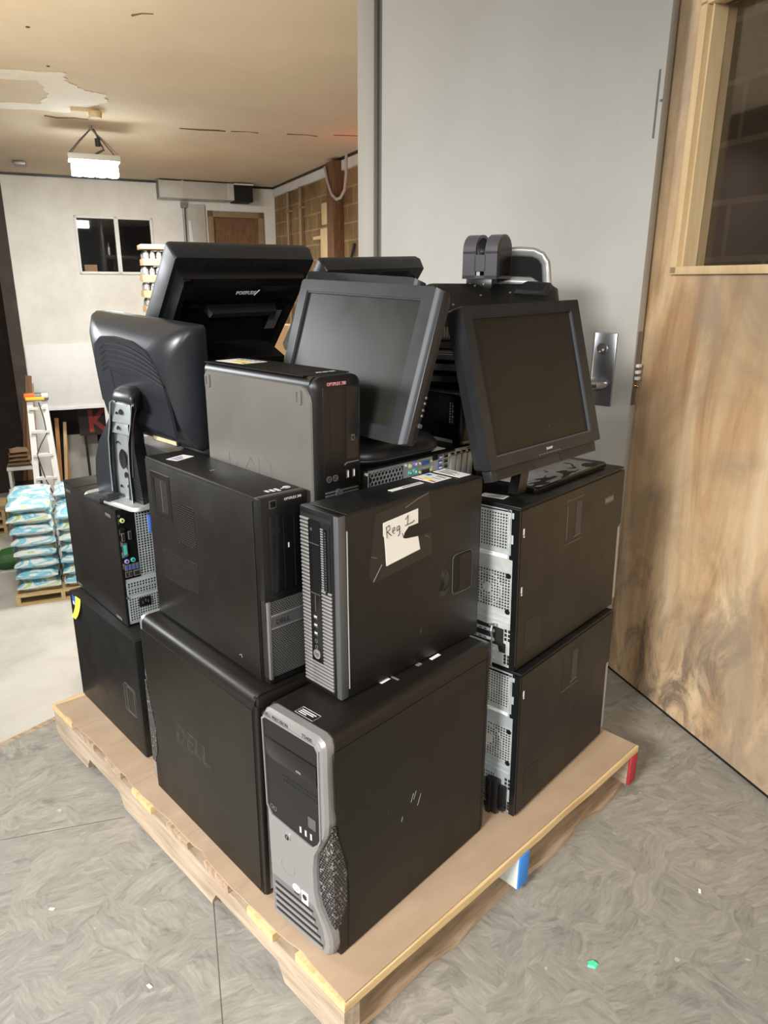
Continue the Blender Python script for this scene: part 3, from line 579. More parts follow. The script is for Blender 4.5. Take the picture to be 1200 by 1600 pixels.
def sff(label, Mx, W, D, H, front_in_view):
    """small black case stood on edge, ribbed front"""
    r = thing('small_desktop_computer', label, 'computer', Mx)
    F, X, B, T = face('front', W, D, H), face('right', W, D, H), face('rear', W, D, H), face('top', W, D, H)
    MB().box(.001, W - .001, .020, D - .003, .001, H - .001, .002).out('body', 'case_matt', r)
    mb = MB(X); mb.box(.016, D - .002, .002, H - .003, -.0012, .0006, .0006); p = mb.out('side_panel', 'case_matt', r)
    mb = MB(F); mb.box(0, W, 0, H, -.018, 0, .003); fr = mb.out('front_bezel', 'plastic', r)
    if front_in_view:
        mb = MB(F); mb.box(W - .012, W + .0005, .002, H - .002, -.017, .0008, .002); mb.out('edge_strip', 'hpgrey', fr)
        mb = MB(X); mb.tube([(.0185, .02, .001), (.0180, H * .55, .0012), (.0185, H - .03, .001)], .0013, 6); mb.out('bright_gap', 'silverstrip', fr)
        mb = MB(F); mb.box(.003, W - .017, .008, H - .012, -.002, .0006); ln = mb.out('vent_field', 'dark', r)
        n = 46
        for k in range(n):
            b = .012 + (H - .028) * k / n
            mb = MB(F); mb.box(.004, .028, b, b + .0042, .0, .0034, .0008)
            if b <= .055 or b > H - .02: mb.box(.028, W - .018, b, b + .0042, .0, .0034, .0008)
            mb.out('rib', 'slat', ln)
            if .055 < b < .2: mb = MB(F); mb.box(.057, W - .018, b, b + .0042, .0, .0034, .0008); mb.out('rib', 'slat', ln)
        mb = MB(F); mb.box(.027, .058, .058, H - .02, 0, .004, .001); mb.out('centre_strip', 'gloss', r)
        mb = MB(F); mb.box(.057, W - .020, .196, H - .02, 0, .0028, .001); ob = mb.out('card_bay', 'plastic', r)
        mb = MB(F)
        for k in range(26): mb.box(.060, .0665, .205 + .0044 * k, .2075 + .0044 * k, .0028, .0045, .0004)
        mb.mi = 1; mb.box(.070, .075, .20, H - .03, .0028, .0042)
        for k in range(22): mb.mi = 2; mb.box(.0712, .0738, .205 + .005 * k, .2075 + .005 * k, .0042, .0047)
        mb.out('bay_ribs', ['slat', 'gloss', 'badge'], ob)
        mb = MB(F); mb.box(.029, .056, .192, .1935, .004, .0047); mb.box(.029, .056, H - .062, H - .0605, .004, .0047); mb.box(.041, .043, .158, .19, .004, .0047); mb.out('drive_edge', 'badge', r)
        for b in (.147, .131, .115): mb = MB(F); usb(mb, .041, b, .010, .0075, .0046); mb.mi = 1; usb(mb, .041, b + .001, .007, .0024, .005); mb.out('usb_port', ['badge', 'white'], r)
        for b in (.100, .088): mb = MB(F); mb.cyl(.041, b, .004, .0048, .0042, n=14); mb.mi = 1; mb.cyl(.041, b, .0048, .005, .0022, n=10); mb.out('audio_jack', ['badge', 'dark'], r)
        mb = MB(F); mb.cyl(.042, .074, .0038, .0052, .0092, n=24); lg = mb.out('round_logo', 'silver', r)
        text('logo_letters', 'hp', .0125, 'ink', lg, F @ T3((.042, .0712, .0052)), .0004, 'CENTER')
        mb = MB(F); mb.cyl(.036, .311, .004, .0046, .0028, n=12); mb.out('activity_light', 'badge', r)
    # latch handle
    a0, a1, b0, b1 = (.297, .358, .115, .200) if front_in_view else (.331, .398, .105, .186)
    mb = MB(X); mb.prism(rrect(a0, a1, b0, b1, .010), .0004, .0009); mb.mi = 1; mb.prism(rrect(a0 + .002, a0 + .020, b0 + .004, b1 - .004, .008), .0008, .0012); mb.mi = 2
    mb.prism(rrect(a0 + .020, a1 - .003, b0 + .006, b1 - .003, .007), .0008, .0030); mb.mi = 3; mb.tube([(*q, .0012) for q in rrect(a0, a1, b0, b1, .010)], .0006, 4, True)
    if not front_in_view: mb.tube([(*q, .0030) for q in rrect(a0 + .020, a1 - .003, b0 + .006, b1 - .003, .007)], .0007, 4, True)
    mb.out('handle', ['case_matt', 'dark', 'case', 'edge'], p)
    # rear
    mb = MB(B); mb.box(0, .034, .002, H - .002, -.003, .003, .001); mb.out('rear_flange', 'plastic', r)
    mb = MB(B); mb.box(.016, W - .004, .006, H - .006, -.003, 0); mb.out('rear_plate', 'zinc', r)
    grille_part('rear_grille', r, B, .02, .03, W - .012, .13, 8, 12, .002)
    for k in range(4): mb = MB(B); mb.box(W - .03, W - .012, .15 + .02 * k, .164 + .02 * k, 0, .004); mb.out('usb_port', 'usb', r)
    return r, p
hpt, hpp = sff('small black desktop case with ribbed front and torn white paper note, on the silver-fronted tower', boxmat((-.073, 1.126, .4705), 44.7, .7, (.381, .102, .347), 'b'), .102, .381, .347, True)
W, D, H = .102, .381, .347; X = face('right', W, D, H); T = face('top', W, D, H)
mb = MB(X)
mb.prism([(.068, .222), (.085, .332), (.222, .3445), (.231, .296), (.152, .291), (.160, .262), (.231, .268), (.234, .220), (.078, .205)], .0007, .0010); mb.out('clear_tape', 'tape', hpp)
mb = MB(X); mb.prism([(.103, .312), (.193, .320), (.1935, .292), (.168, .2905), (.158, .282), (.1535, .272), (.163, .269), (.194, .266), (.197, .252), (.200, .239), (.111, .229), (.1085, .262), (.106, .284), (.1035, .288)], .0010, .0016)
nt_ = mb.out('paper_note', 'paper', hpp)
mb = MB(X); pen = lambda *q: mb.tube([(a, b, .0018) for a, b in q], .0008, 5)
pen((.1105, .302), (.1125, .282)); pen((.1095, .302), (.118, .3045), (.1195, .297), (.112, .2925)); pen((.114, .2925), (.123, .2845))
pen((.126, .2905), (.132, .2935), (.1315, .298), (.127, .297), (.126, .289), (.131, .2865)); pen((.143, .2985), (.137, .296), (.1375, .2895), (.143, .2925), (.1435, .2985), (.1445, .283), (.140, .279))
pen((.159, .306), (.166, .3135), (.1645, .295)); pen((.158, .2945), (.178, .297), (.183, .300)); pen((.1515, .282), (.1545, .2735))
mb.out('handwriting', 'ink', nt_)
for q in (((.075, .256), (.088, .250)), ((.079, .208), (.10, .235)), ((.222, .3445), (.195, .339), (.16, .328)), ((.215, .262), (.226, .256))): mb = MB(X); mb.tube([(a, b, .0012) for a, b in q], .0009, 5); mb.out('tape_crease', 'edge', hpp)
mb = MB(X); mb.prism([(.262, .172), (.272, .190), (.276, .205), (.271, .182), (.286, .165), (.288, .135), (.276, .120), (.262, .124), (.256, .140), (.266, .155)], .0006, .0008); mb.prism([(.300, .118), (.330, .112), (.328, .118), (.306, .126)], .0006, .0008); mb.prism([(.205, .060), (.210, .066), (.208, .074), (.203, .07)], .0006, .0008); mb.out('dust_smudge', 'dustmark', hpp)
mb = MB(T); mb.box(W - .056, W - .044, .172, .258, 0, .0006); mb.mi = 1
for k in range(9): mb.box(W - .053, W - .047, .205 + .0055 * k, .2075 + .0055 * k, .0006, .0008)
mb.out('barcode_sticker', ['white', 'ink'], hpt)
mb = MB(T); mb.box(.012, W - .032, .272, .326, 0, .0006)
for k, (mi, a0, a1, b0, b1) in enumerate(((1, .014, .040, .274, .279), (2, .030, .052, .281, .292), (3, .054, .068, .276, .282), (4, .016, .028, .305, .318), (5, .04, .064, .312, .314), (5, .04, .064, .317, .319), (5, .04, .064, .300, .302))): mb.mi = mi; mb.box(a0, a1, b0, b1, .0006, .0008)
mb.out('certificate_sticker', ['white', 'redprint', 'yellow', 'red', 'bluepaint', 'ink'], hpt)
mb = MB(T); mb.box(.010, W - .022, .338, .374, 0, .0006); mb.mi = 1
for k in range(4): mb.box(.018 + .0 * k, .062 - .012 * (k % 2), .344 + .007 * k, .3465 + .007 * k, .0006, .0008)
mb.out('serial_sticker', ['white', 'ink'], hpt)
l1, l1p = sff('small black case standing on the pallet at far left, bright yellow-green sticky note', boxmat((-.614, 1.598, .0005), 43, 0, (.1, .424, .338), 'c'), .1, .424, .338, False)
X = face('right', .1, .424, .338)
mb = MB(X)
rows = [(.050, .087, .335), (.051, .086, .318), (.047, .080, .300), (.036, .068, .280), (.024, .056, .266)]
for i, ((a0, a1, b0), (c0, c1, d0)) in enumerate(zip(rows, rows[1:])):
    z = [.0012, .003, .005, .007, .010]
    vs = [mb.bm.verts.new(q) for q in ((a0, b0, z[i]), (a1, b0 + .002, z[i]), (c1, d0 + .002, z[i + 1]), (c0, d0, z[i + 1]), (a0, b0, z[i] + .0006), (a1, b0 + .002, z[i] + .0006), (c1, d0 + .002, z[i + 1] + .0006), (c0, d0, z[i + 1] + .0006))]
    fs = [mb.bm.faces.new([vs[k] for k in q]) for q in ((0, 1, 2, 3), (7, 6, 5, 4), (0, 4, 5, 1), (1, 5, 6, 2), (2, 6, 7, 3), (3, 7, 4, 0))]; bmesh.ops.recalc_face_normals(mb.bm, faces=fs); mb._fin(vs, fs)
mb.out('sticky_note', 'neon', l1p)
mb = MB(X); mb.box(.022, .045, .300, .330, .0006, .0012); mb.mi = 1; mb.box(.024, .034, .303, .312, .0012, .0014); mb.out('processor_sticker', ['blue', 'white'], l1p)

def io_tower(label, Mx, W, D, H):
    """mid tower turned backwards: black rear edge, steel grille and slots"""
    r = thing('tower_computer', label, 'computer', Mx)
    X, B, T = face('right', W, D, H), face('rear', W, D, H), face('top', W, D, H)
    MB().box(.001, W - .001, .015, D - .002, .001, H - .002, .002).out('body', 'case', r)
    mb = MB(X); mb.box(.012, D, .002, H - .003, -.001, .0008, .0006); p = mb.out('side_panel', 'case', r)
    mb = MB(X)
    for a in (.020, .306):
        for b in (H - .028, .005): mb.box(a, a + .034, b, b + .008, .0008, .0022, .0008)
    mb.mi = 1
    for a in (.048,):
        for b in (H - .025, .008): mb.cyl(a, b, .0022, .0026, .003, n=8)
    mb.out('panel_clips', ['edge', 'dark'], p)
    MB().box(0, W, 0, .014, .001, H - .001, .003).out('front_bezel', 'plastic', r)
    mb = MB(T); mb.box(.0, W, .0, D, -.003, 0, .001); lid = mb.out('top_lid', 'top', r)
    mb = MB(T); mb.tube([(0, .10, .0003), (W, .10, .0003)], .0007, 4); mb.out('lid_seam', 'groove', lid)
    mb = MB(B); mb.box(.003, W - .003, .004, H - .004, -.001, .0015); rp = mb.out('rear_plate', 'zinc', r)
    mb = MB(B); mb.box(0, .006, .002, H - .002, -.001, .003); mb.box(.002, W, H - .014, H - .002, -.001, .003); mb.out('rear_flange', 'plastic', r)
    fl = lambda a: W - a                                                # measured from the side panel's edge
    mb = MB(face('rear', W, D, H, .0015))
    mb.box(.004, .047, .128, H - .010, 0, .0012); mb.out('io_shield', 'gloss', r)
    B2 = face('rear', W, D, H, .0027)
    # as seen from behind the side panel is on the left
    m = lambda a: a
    B3 = B2 @ Matrix(((1, 0, 0, 0), (0, 1, 0, 0), (0, 0, 1, 0), (0, 0, 0, 1)))
    for nm, kind, a, b, mt in (('audio_jack', 'c', .014, .284, 'lime'), ('audio_jack', 'c', .013, .262, 'plastic'), ('display_port', 'b', .012, .241, 'edge'), ('display_port', 'b', .029, .243, 'edge'), ('serial_port', 's', .013, .208, 'chrome'), ('keyboard_port', 'c', .015, .176, 'violet'), ('mouse_port', 'c', .031, .177, 'teal')):
        mb = MB(B3)
        if kind == 'c': mb.cyl(a, b, 0, .003, .0062, .0056, n=16); mb.mi = 1; mb.cyl(a, b, .003, .0033, .0024, n=10)
        elif kind == 'b': mb.box(a - .004, a + .004, b - .011, b + .011, 0, .0025, .0005); mb.mi = 1; mb.box(a - .0025, a + .0025, b - .009, b + .009, .0025, .0028)
        else:
            mb.prism([(a - .006, b - .020), (a + .006, b - .017), (a + .006, b + .017), (a - .006, b + .020)], 0, .004); mb.mi = 2; mb.prism([(a - .004, b - .014), (a + .004, b - .012), (a + .004, b + .012), (a - .004, b + .014)], .004, .0046)
        mb.out(nm, [mt, 'dark', 'teal'], r)
    for k in range(4): mb = MB(B3); mb.box(.008 + .0095 * k, .0155 + .0095 * k, .152, .167, 0, .0022); mb.mi = 1; mb.box(.0095 + .0095 * k, .014 + .0095 * k, .154, .165, .0022, .0026); mb.out('usb_port', ['edge', 'usb'], r)
    for k in range(2): mb = MB(B3); mb.box(.008 + .0095 * k, .0155 + .0095 * k, .134, .149, 0, .0022); mb.mi = 1; mb.box(.0095 + .0095 * k, .014 + .0095 * k, .136, .147, .0022, .0026); mb.out('usb_port', ['edge', 'dark'], r)
    mb = MB(B3); mb.box(.029, .046, .134, .149, 0, .0025); mb.mi = 1; mb.box(.031, .044, .136, .146, .0025, .0029); mb.out('network_port', ['edge', 'dark'], r)
    mb = MB(B3)
    for b in (.255, .225, .195, .165, H - .03): mb.box(.004, .0065, b - .007, b + .007, 0, .001)
    mb.cyl(.007, H - .016, 0, .0025, .0035, n=10); mb.cyl(.052, H - .010, 0, .0025, .0035, n=10); mb.cyl(.008, .168, 0, .002, .0025, n=8); mb.cyl(.006, .078, 0, .003, .003, n=8); mb.out('screw', 'chrome', r)
    Bp = face('rear', W, D, H, .0015)
    grille_part('rear_grille', r, Bp, .048, .133, .086, H - .016, 5, 24, .0021)
    for k in range(2): grille_part('slot_cover', r, Bp, .010, .103 - .018 * k, .086, .117 - .018 * k, 10, 2, .0022)
    grille_part('psu_grille', r, Bp, .010, .012, .088, .074, 12, 9, .0022)
    mb = MB(Bp); mb.box(.034, .066, .046, .070, .001, .006, .002); mb.mi = 1; mb.box(.042, .044, .054, .062, .006, .008); mb.box(.050, .052, .058, .066, .006, .008); mb.box(.057, .059, .054, .062, .006, .008); mb.out('power_inlet', ['plastic', 'chrome'], r)
    mb = MB(Bp); mb.box(.078, .094, .240, .290, .001, .012, .003); mb.out('release_latch', 'blue', r)
    return r
io_tower('black tower on the far left stack, turned backwards, blue latch and coloured ports', boxmat((-.656, 1.677, .339), 41.4, 0, (.175, .369, .313), 'c'), .175, .369, .313)

def wide_desktop():
    W, D, H = .102, .442, .368
    r = thing('desktop_computer', 'black desktop case with two vent patches, upright on the left-hand workstation tower', 'computer', boxmat((-.214, 1.193, .458), 43.1, 0, (W, D, H), 'a'))
    F, X, T = face('front', W, D, H), face('left', W, D, H), face('top', W, D, H)
    MB().box(.001, W, .022, D, .004, H, .003).out('body', 'case', r)
    mb = MB(X); mb.box(.002, D - .026, .006, H - .008, -.001, .0006, .0008); p = mb.out('side_panel', 'case', r)
    g = MB(X); g.tube([(.002, H - .0065, .0003), (D - .02, H - .0065, .0003)], .0011, 5); g.tube([(D - .025, .004, .0003), (D - .025, H - .008, .0003)], .001, 5); g.out('panel_seam', 'groove', p)
    mb = MB(X); a0, a1, b0, b1 = .025, .106, .243, .341
    mb.ring([(a0, b0), (a1, b0), (a1, b1), (a0, b1)], [(a0 + .010, b0 + .012), (a1 - .010, b0 + .012), (a1 - .010, b1 - .012), (a0 + .010, b1 - .012)], .0005, .0014)
    mb.mi = 1; mb.tube([(*q, .0012) for q in ((a0, b0), (a1, b0), (a1, b1), (a0, b1))], .0010, 4, True); mb.tube([(*q, .0012) for q in ((a0 + .01, b0 + .012), (a1 - .01, b0 + .012), (a1 - .01, b1 - .012), (a0 + .01, b1 - .012))], .0008, 4, True)
    mb.box(a0 + .047, a1 - .012, b0 + .014, b1 - .014, .0005, .0012); mb.mi = 2; mb.tube([(a0 + .045, b0 + .014, .0014), (a0 + .045, b1 - .014, .0014)], .0008, 4); mb.tube([(a0, b1 + .001, .0012), (a1, b1 + .001, .0012)], .0006, 4); mb.out('latch', ['case', 'dark', 'edge'], p)
    for q in ([(.118, .292), (.202, .296), (.203, .211), (.127, .204)], [(.049, .171), (.203, .176), (.200, .107), (.047, .101)]):
        mb = MB(X); mb.prism(q, .0005, .0010); mb.out('vent_patch', 'holes', p)
    mb = MB(X); mb.tube([(.345, .030, .001), (.352, .034, .001), (.354, .028, .001)], .0006, 4); mb.out('scratch_mark', 'scratch_or_glint', p)
    mb = MB(F); mb.box(0, W, .172, H, -.022, 0, .003); up_ = mb.out('upper_bezel', 'plastic', r)
    mb = MB(F); mb.box(.014, .086, .186, .332, 0, .0015, .001); mb.mi = 1; mb.tube([(.046, .19, .0015), (.046, .33, .0015)], .0006, 4); mb.tube([(.069, .19, .0015), (.069, .33, .0015)], .0006, 4); mb.mi = 0; mb.box(.050, .056, .285, .291, .0015, .002)
    mb.mi = 2; mb.box(.0545, .057, .268, .277, .0015, .002); mb.mi = 1; mb.cyl(.030, .305, .0015, .002, .008); mb.cyl(.030, .285, .0015, .002, .004); mb.out('drive_bays', ['gloss', 'groove', 'print'], r)
    mb = MB(F); mb.box(.018, .033, .347, .362, 0, .0006); mb.mi = 1; mb.box(.020, .031, .349, .360, .0006, .001); mb.out('power_button', ['badge', 'gloss'], r)
    text('model_text', 'OPTIPLEX 390', .0066, 'print', up_, F @ T3((.050, .357, .0004)), .0004, sx=.92)
    mb = MB(F); mb.box(.004, W, .004, .173, -.022, -.001, .002); lo = mb.out('lower_bezel', 'plastic', r)
    mb = MB(F); mb.box(.010, W - .003, .018, .171, -.001, .0008); mb.out('front_mesh', 'meshfront', r)
    mb = MB(F); mb.box(.004, .011, .014, .172, -.02, .0022, .001); mb.box(.010, W - .003, .140, .145, 0, .0022, .0008); mb.box(.010, W - .003, .115, .119, 0, .0022, .0008); mb.mi = 1; mb.box(.011, .088, .119, .140, .0, .0016); lg = mb.out('logo_strip', ['silverdk', 'badge'], r)
    text('logo_letters', 'DELL', .014, 'ink', lg, F @ T3((.020, .1245, .0017)), .0006, bold=.0002)
    mb = MB(T); 
    for k in range(3): mb.box(.036 + .010 * k, .042 + .010 * k, .030 - .003 * k, .042, 0, .0003)
    mb.cyl(.082, .037, 0, .0003, .0075, n=16); mb.box(.068, .090, .034, .0365, 0, .0003); mb.out('print_mark', 'print', r)
    stripe_label('sticker', r, T, .030, D - .09, .05, .032, mats=('white', 'usb'), lines=3, rot=18)
    mb = MB(T); mb.box(.040, .050, .235, .238, 0, .0003); mb.out('scuff', 'scratch_or_glint', r)
    mb = MB()
    for x in (.012, W - .012):
        for y in (.05, D - .03): mb.cyl(x, y, 0, .005, .007, n=12)
    mb.out('foot', 'plastic', r)
    return r
wide_desktop()

def grey_desktop():
    W, D, H = .111, .361, .397
    r = thing('desktop_computer', 'black and light grey desktop case standing in the middle behind the others', 'computer', boxmat((-.125, 1.266, .6285), 44, 0, (W, D, H), 'a'))
    F, X, T, RT = face('front', W, D, H), face('left', W, D, H), face('top', W, D, H), face('right', W, D, H)
    MB(face('front', W, D, H)).prism(topround(W, H, .016), -D, -.012).out('body', 'plastic', r)
    out_ = topround(W, H, .020)
    mb = MB(F); mb.prism(out_, -.012, -.002); mb.prism(out_, -.002, .006, [(W / 2 + (x - W / 2) * .86, H / 2 + (y - H / 2) * .965) for x, y in out_]); fr = mb.out('front_bezel', 'plastic', r, 60)
    pl = [(.002, .004), (D - .004, .004), (D - .004, H - .045), (D - .008, H - .032), (D - .018, H - .020), (D - .032, H - .016), (.012, H - .016), (.005, H - .020), (.002, H - .028)]
    mb = MB(X); mb.prism(pl, .0, .0035, [((x - .18) * .992 + .18, (y - .19) * .992 + .19) for x, y in pl]); p = mb.out('side_panel', 'greypanel', r, 50)
    for a in (.006, .314):
        mb = MB(X); mb.ring(rrect(a, a + .018, H - .050, H - .024, .003), rrect(a + .0045, a + .0135, H - .0455, H - .0285, .0015), .0034, .0056); mb.mi = 1; mb.box(a + .0045, a + .0135, H - .0455, H - .0285, .003, .0038); mb.out('panel_button', ['greypanel', 'silverdk'], p)
    mb = MB(X)                                                     # outline of the pressed-in logo
    for q in (((.082, .190), (.082, .221), (.098, .221), (.112, .205), (.104, .19)), ((.140, .195), (.160, .222), (.172, .206)), ((.189, .190), (.189, .224), (.202, .224)), ((.229, .186), (.229, .222), (.245, .222))): mb.tube([(a, b, .0036) for a, b in q], .0006, 4)
    mb.out('pressed_logo', 'edge', p)
    mb = MB(T); mb.box(.001, W - .001, .03, D, -.001, .0006); mb.out('top_cover', 'top', r)
    text('model_text', 'OPTIPLEX 780', .0083, 'redprint', fr, F @ T3((.026, H - .0160, .0062)), .0006, sx=.86, bold=.0001)
    mb = MB(T)
    for k, w in enumerate((.014, .022, .012)): mb.box(.05 + .016 * k, .062 + .016 * k, .050, .053 + .0, .0006, .0009); mb.box(.052 + .016 * k, .064 + .016 * k, .056, .058, .0006, .0009)
    mb.out('print_mark', 'print', r)
    mb = MB(F); mb.box(.016, W - .010, .205, H - .018, .0045, .0068, .001); mb.mi = 1; mb.tube([(.030, .258, .0070), (.030, .376, .0070), (.066, .376, .0070), (.066, .258, .0070)], .0005, 4, True); mb.box(.069, .098, .243, .376, .0066, .0074); mb.mi = 2; mb.box(.081, .089, .276, .288, .0074, .0080); mb.mi = 3; mb.box(.083, .087, .279, .285, .008, .0082); mb.out('drive_bays', ['plastic', 'gloss', 'badge', 'dark'], r)
    mb = MB(F); mb.tube([(.064, .232, .0075), (.070, .236, .0075), (.099, .236, .0075)], .0011, 6); mb.out('bright_edge', 'silverdk', r)
    for a in (.027, .042):
        mb = MB(F); c = [(a + .0065 * math.cos(2 * PI * i / 16), .211 + .0065 * math.sin(2 * PI * i / 16)) for i in range(16)]; mb.ring(c, [(a + (x - a) * .55, .211 + (y - .211) * .55) for x, y in c], .006, .0078); mb.cyl(a, .211, .006, .0075, .002, n=8); mb.out('audio_jack', 'badge', r)
    for a in (.072, .087): mb = MB(F); mb.box(a - .003, a + .003, .206, .222, .006, .0074); mb.mi = 1; mb.box(a - .0002, a + .002, .208, .220, .0074, .0078); mb.out('usb_port', ['badge', 'white'], r)
    mb = MB(F)
    for b in (.184, .178, .166, .160, .148, .142): mb.box(.018, .098, b, b + .003, .0045, .0085, .0008)
    mb.cyl(.050, .181, .006, .0095, .0085, n=18); mb.out('louvre', 'badge', r)
    mb = MB(T @ T3((.030, .262, .0007)) @ Matrix.Rotation(rad(4), 4, 'Z')); mb.box(0, .062, 0, .092, 0, .0005); mb.mi = 1; mb.box(.004, .030, .006, .05, .0005, .0008); mb.mi = 2; mb.box(.002, .010, .004, .012, .0005, .0009); mb.mi = 3
    for k in range(5): mb.box(.040, .058, .012 + .015 * k, .016 + .015 * k, .0005, .0008)
    mb.out('certificate_sticker', ['white', 'yellow', 'red', 'ink'], r)
    mb = MB()
    for y in (.05, D - .05): mb.box(.01, W - .01, y, y + .03, 0, .006)
    mb.out('foot', 'plastic', r)
    return r
grey_desktop()

def flat_rear_case():
    U, V, H = .338, .379, .1
    r = thing('small_desktop_computer', 'small black case lying flat, honeycomb vent and coloured ports facing out, under the wide touchscreen', 'computer', boxmat((-.037, 1.380, .734), 44.4, 0, (U, V, H), 'a'))
    F, T = face('front', U, V, H), face('top', U, V, H)
    MB().box(0, U, .006, V, 0, H - .003, .002).out('body', 'case', r)
    mb = MB(); mb.box(-.001, U + .001, -.004, V, H - .004, H, .0012); lid = mb.out('top_lid', 'top', r)
    F2 = face('front', U, V, H, -.005)
    mb = MB(F2); mb.box(.010, U, .004, H - .006, 0, .002); mb.out('rear_plate', 'zinc', r)
    mb = MB(face('front', U, V, H, -.003)); s = .0062;                  # honeycomb
    nx, ny = 9, 9
    for j in range(ny):
        for i in range(nx):
            cx = .020 + (i + (.5 if j % 2 else 0)) * s * 1.60; cy = .012 + j * s * 1.42
            if cx > .108: continue
            P6 = lambda q: [(cx + q * math.cos(rad(60 * k + 30)), cy + q * math.sin(rad(60 * k + 30))) for k in range(6)]
            mb.ring(P6(s * .96), P6(s * .68), 0, .0016)
    mb.mi = 1; mb.box(.012, .109, .006, .088, -.001, .0004); mb.out('honeycomb_vent', ['zinc', 'dark'], r)
    Fp = face('front', U, V, H, -.003)
    for nm, a, b, k, mt in (('audio_jack', .130, .084, 'c', 'lime'), ('audio_jack', .130, .069, 'c', 'teal'), ('keyboard_port', .146, .086, 'C', 'violet'), ('mouse_port', .146, .069, 'C', 'teal')):
        mb = MB(Fp); q = .0042 if k == 'c' else .0066; mb.cyl(a, b, 0, .003, q + .0012, q, n=16); mb.mi = 1; mb.cyl(a, b, .003, .0034, q * .5, n=10); mb.out(nm, [mt, 'white'], r)
    for nm, b, mt in (('video_port', .085, 'blue'), ('serial_port', .066, 'chrome')):
        mb = MB(Fp); mb.prism([(.163, b - .006), (.188, b - .006), (.190, b + .005), (.161, b + .005)], 0, .003); mb.mi = 1; mb.prism([(.166, b - .004), (.185, b - .004), (.187, b + .003), (.164, b + .003)], .003, .0045); mb.mi = 2; mb.cyl(.158, b, 0, .005, .0028, n=8); mb.cyl(.193, b, 0, .005, .0028, n=8); mb.out(nm, ['chrome', mt if mt == 'blue' else 'ink', 'lime'], r)
    mb = MB(Fp); mb.box(.200, .216, .084, .094, 0, .002); mb.out('display_port', 'dark', r)
    mb = MB(Fp); mb.cyl(.206, .067, 0, .001, .009, n=18); mb.out('embossed_disc', 'zinc', r)
    for i, a in enumerate((.219, .237)):
        for j in range(4): mb = MB(Fp); mb.box(a, a + .012, .050 + .0115 * j, .0585 + .0115 * j, 0, .002); mb.mi = 1; mb.box(a + .0015, a + .0105, .0515 + .0115 * j, .055 + .0115 * j, .002, .0025); mb.out('usb_port', ['usb' if i == 0 else 'edge', 'white' if i == 0 else 'dark'], r)
    for k in range(4): mb = MB(Fp); mb.box(.257 + .0195 * k, .274 + .0195 * k, .008, .086, 0, .004, .0012); mb.mi = 1; mb.box(.262 + .0195 * k, .270 + .0195 * k, .088, .0915, 0, .003); mb.out('slot_cover', ['zinc', 'dark'], r)
    mb = MB(Fp)
    for a in (.004, .116, .252): mb.cyl(a, .088, -.002, .003, .003, n=10)
    mb.out('screw', 'white', r)
    stripe_label('sticker', r, T, .206, .016, .052, .052, mats=('white', 'ink'), lines=4)
    mb = MB(F); mb.box(.268, .333, H - .0055, H + .0002, .0, .0046); mb.mi = 1; mb.box(.305, .330, H - .004, H - .0015, .0046, .0049); mb.out('edge_label', ['white', 'ink'], r)
    return r
flat_rear_case()

def flat_desktop():
    U, V, H = .330, .353, .114
    r = thing('desktop_computer', 'dark desktop case lying flat with sideways lettering, between the two front monitors', 'computer', boxmat((.169, 1.607, .834), 43.65, 0, (U, V, H), 'a'))
    F, X = face('front', U, V, H), face('left', U, V, H)
    MB().box(0, U, .010, V, 0, H, .004).out('body', 'plastic', r)
    mb = MB(F); mb.box(-.0005, U, 0, H, -.02, .008, .012, 4); fr = mb.out('front_bezel', 'plastic', r)
    mb = MB(X); mb.box(.0, V - .022, .010, H - .004, 0, .001); mb.mi = 1; mb.box(0, V - .02, .001, .009, -.001, .0018, .0006); p = mb.out('side_cover', ['gloss', 'silverstrip'], r)
    mb = MB(F); mb.box(.002, U - .01, .001, .010, 0, .0088, .001); mb.out('lower_trim', 'silverstrip', fr)
    mb = MB(X @ T3((.320, .044, .001))); mb.box(0, .018, 0, .056, 0, .0005); mb.mi = 1
    for k in range(8): mb.box(.003, .006, .004 + .006 * k, .008 + .006 * k, .0005, .0008); mb.box(.010, .014 - .002 * (k % 2), .004 + .006 * k, .0082 + .006 * k, .0005, .0008)
    mb.out('processor_sticker', ['ink', 'print'], p)
    text('model_text', 'OPTIPLEX 780', .0092, 'printdim', fr, F @ T3((.032, .028, .0081)) @ Matrix.Rotation(rad(90), 4, 'Z'), .0004, sx=.8)
    return r
flat_desktop()

# computers buried in the middle of the load; they carry the ones on top
def plain_tower(label, Mx, W, D, H):
    r = thing('tower_computer', label, 'computer', Mx, 'towers buried in the middle of the load')
    MB().box(0, W, .014, D, 0, H, .003).out('body', 'case', r)
    MB().box(0, W, 0, .013, .002, H - .002, .003).out('front_bezel', 'plastic', r)
    B = face('rear', W, D, H); mb = MB(B); mb.box(.006, W - .006, .008, H - .008, 0, .002); mb.out('rear_plate', 'zinc', r)
    grille_part('fan_grille', r, face('rear', W, D, H, .002), .03, H * .45, W - .03, H * .75, 9, 9, .002)
    return r
BUR = 'plain black tower buried in the middle of the load, behind the front machines'
o390 = Matrix.Translation((-.214, 1.193, Z0)) @ Matrix.Rotation(rad(43.5), 4, 'Z')
def buried(u, v, z, W, D, H): plain_tower(BUR, o390 @ T3((u, v, z)), W, D, H)
buried(.185, .02, .0005, .165, .45, .4565); buried(.362, .02, .0005, .16, .45, .4565)
plain_tower(BUR, o390 @ T3((.108, .47, .458)) @ Matrix.Rotation(rad(-90), 4, 'Z'), .46, .44, .169)     # lying flat across them
plain_tower(BUR, o390 @ T3((.258, .39, .628)) @ Matrix.Rotation(rad(-90), 4, 'Z'), .37, .335, .105)
buried(.62, .03, .0005, .17, .42, .4565); buried(.62, .03, .4575, .17, .36, .3755)
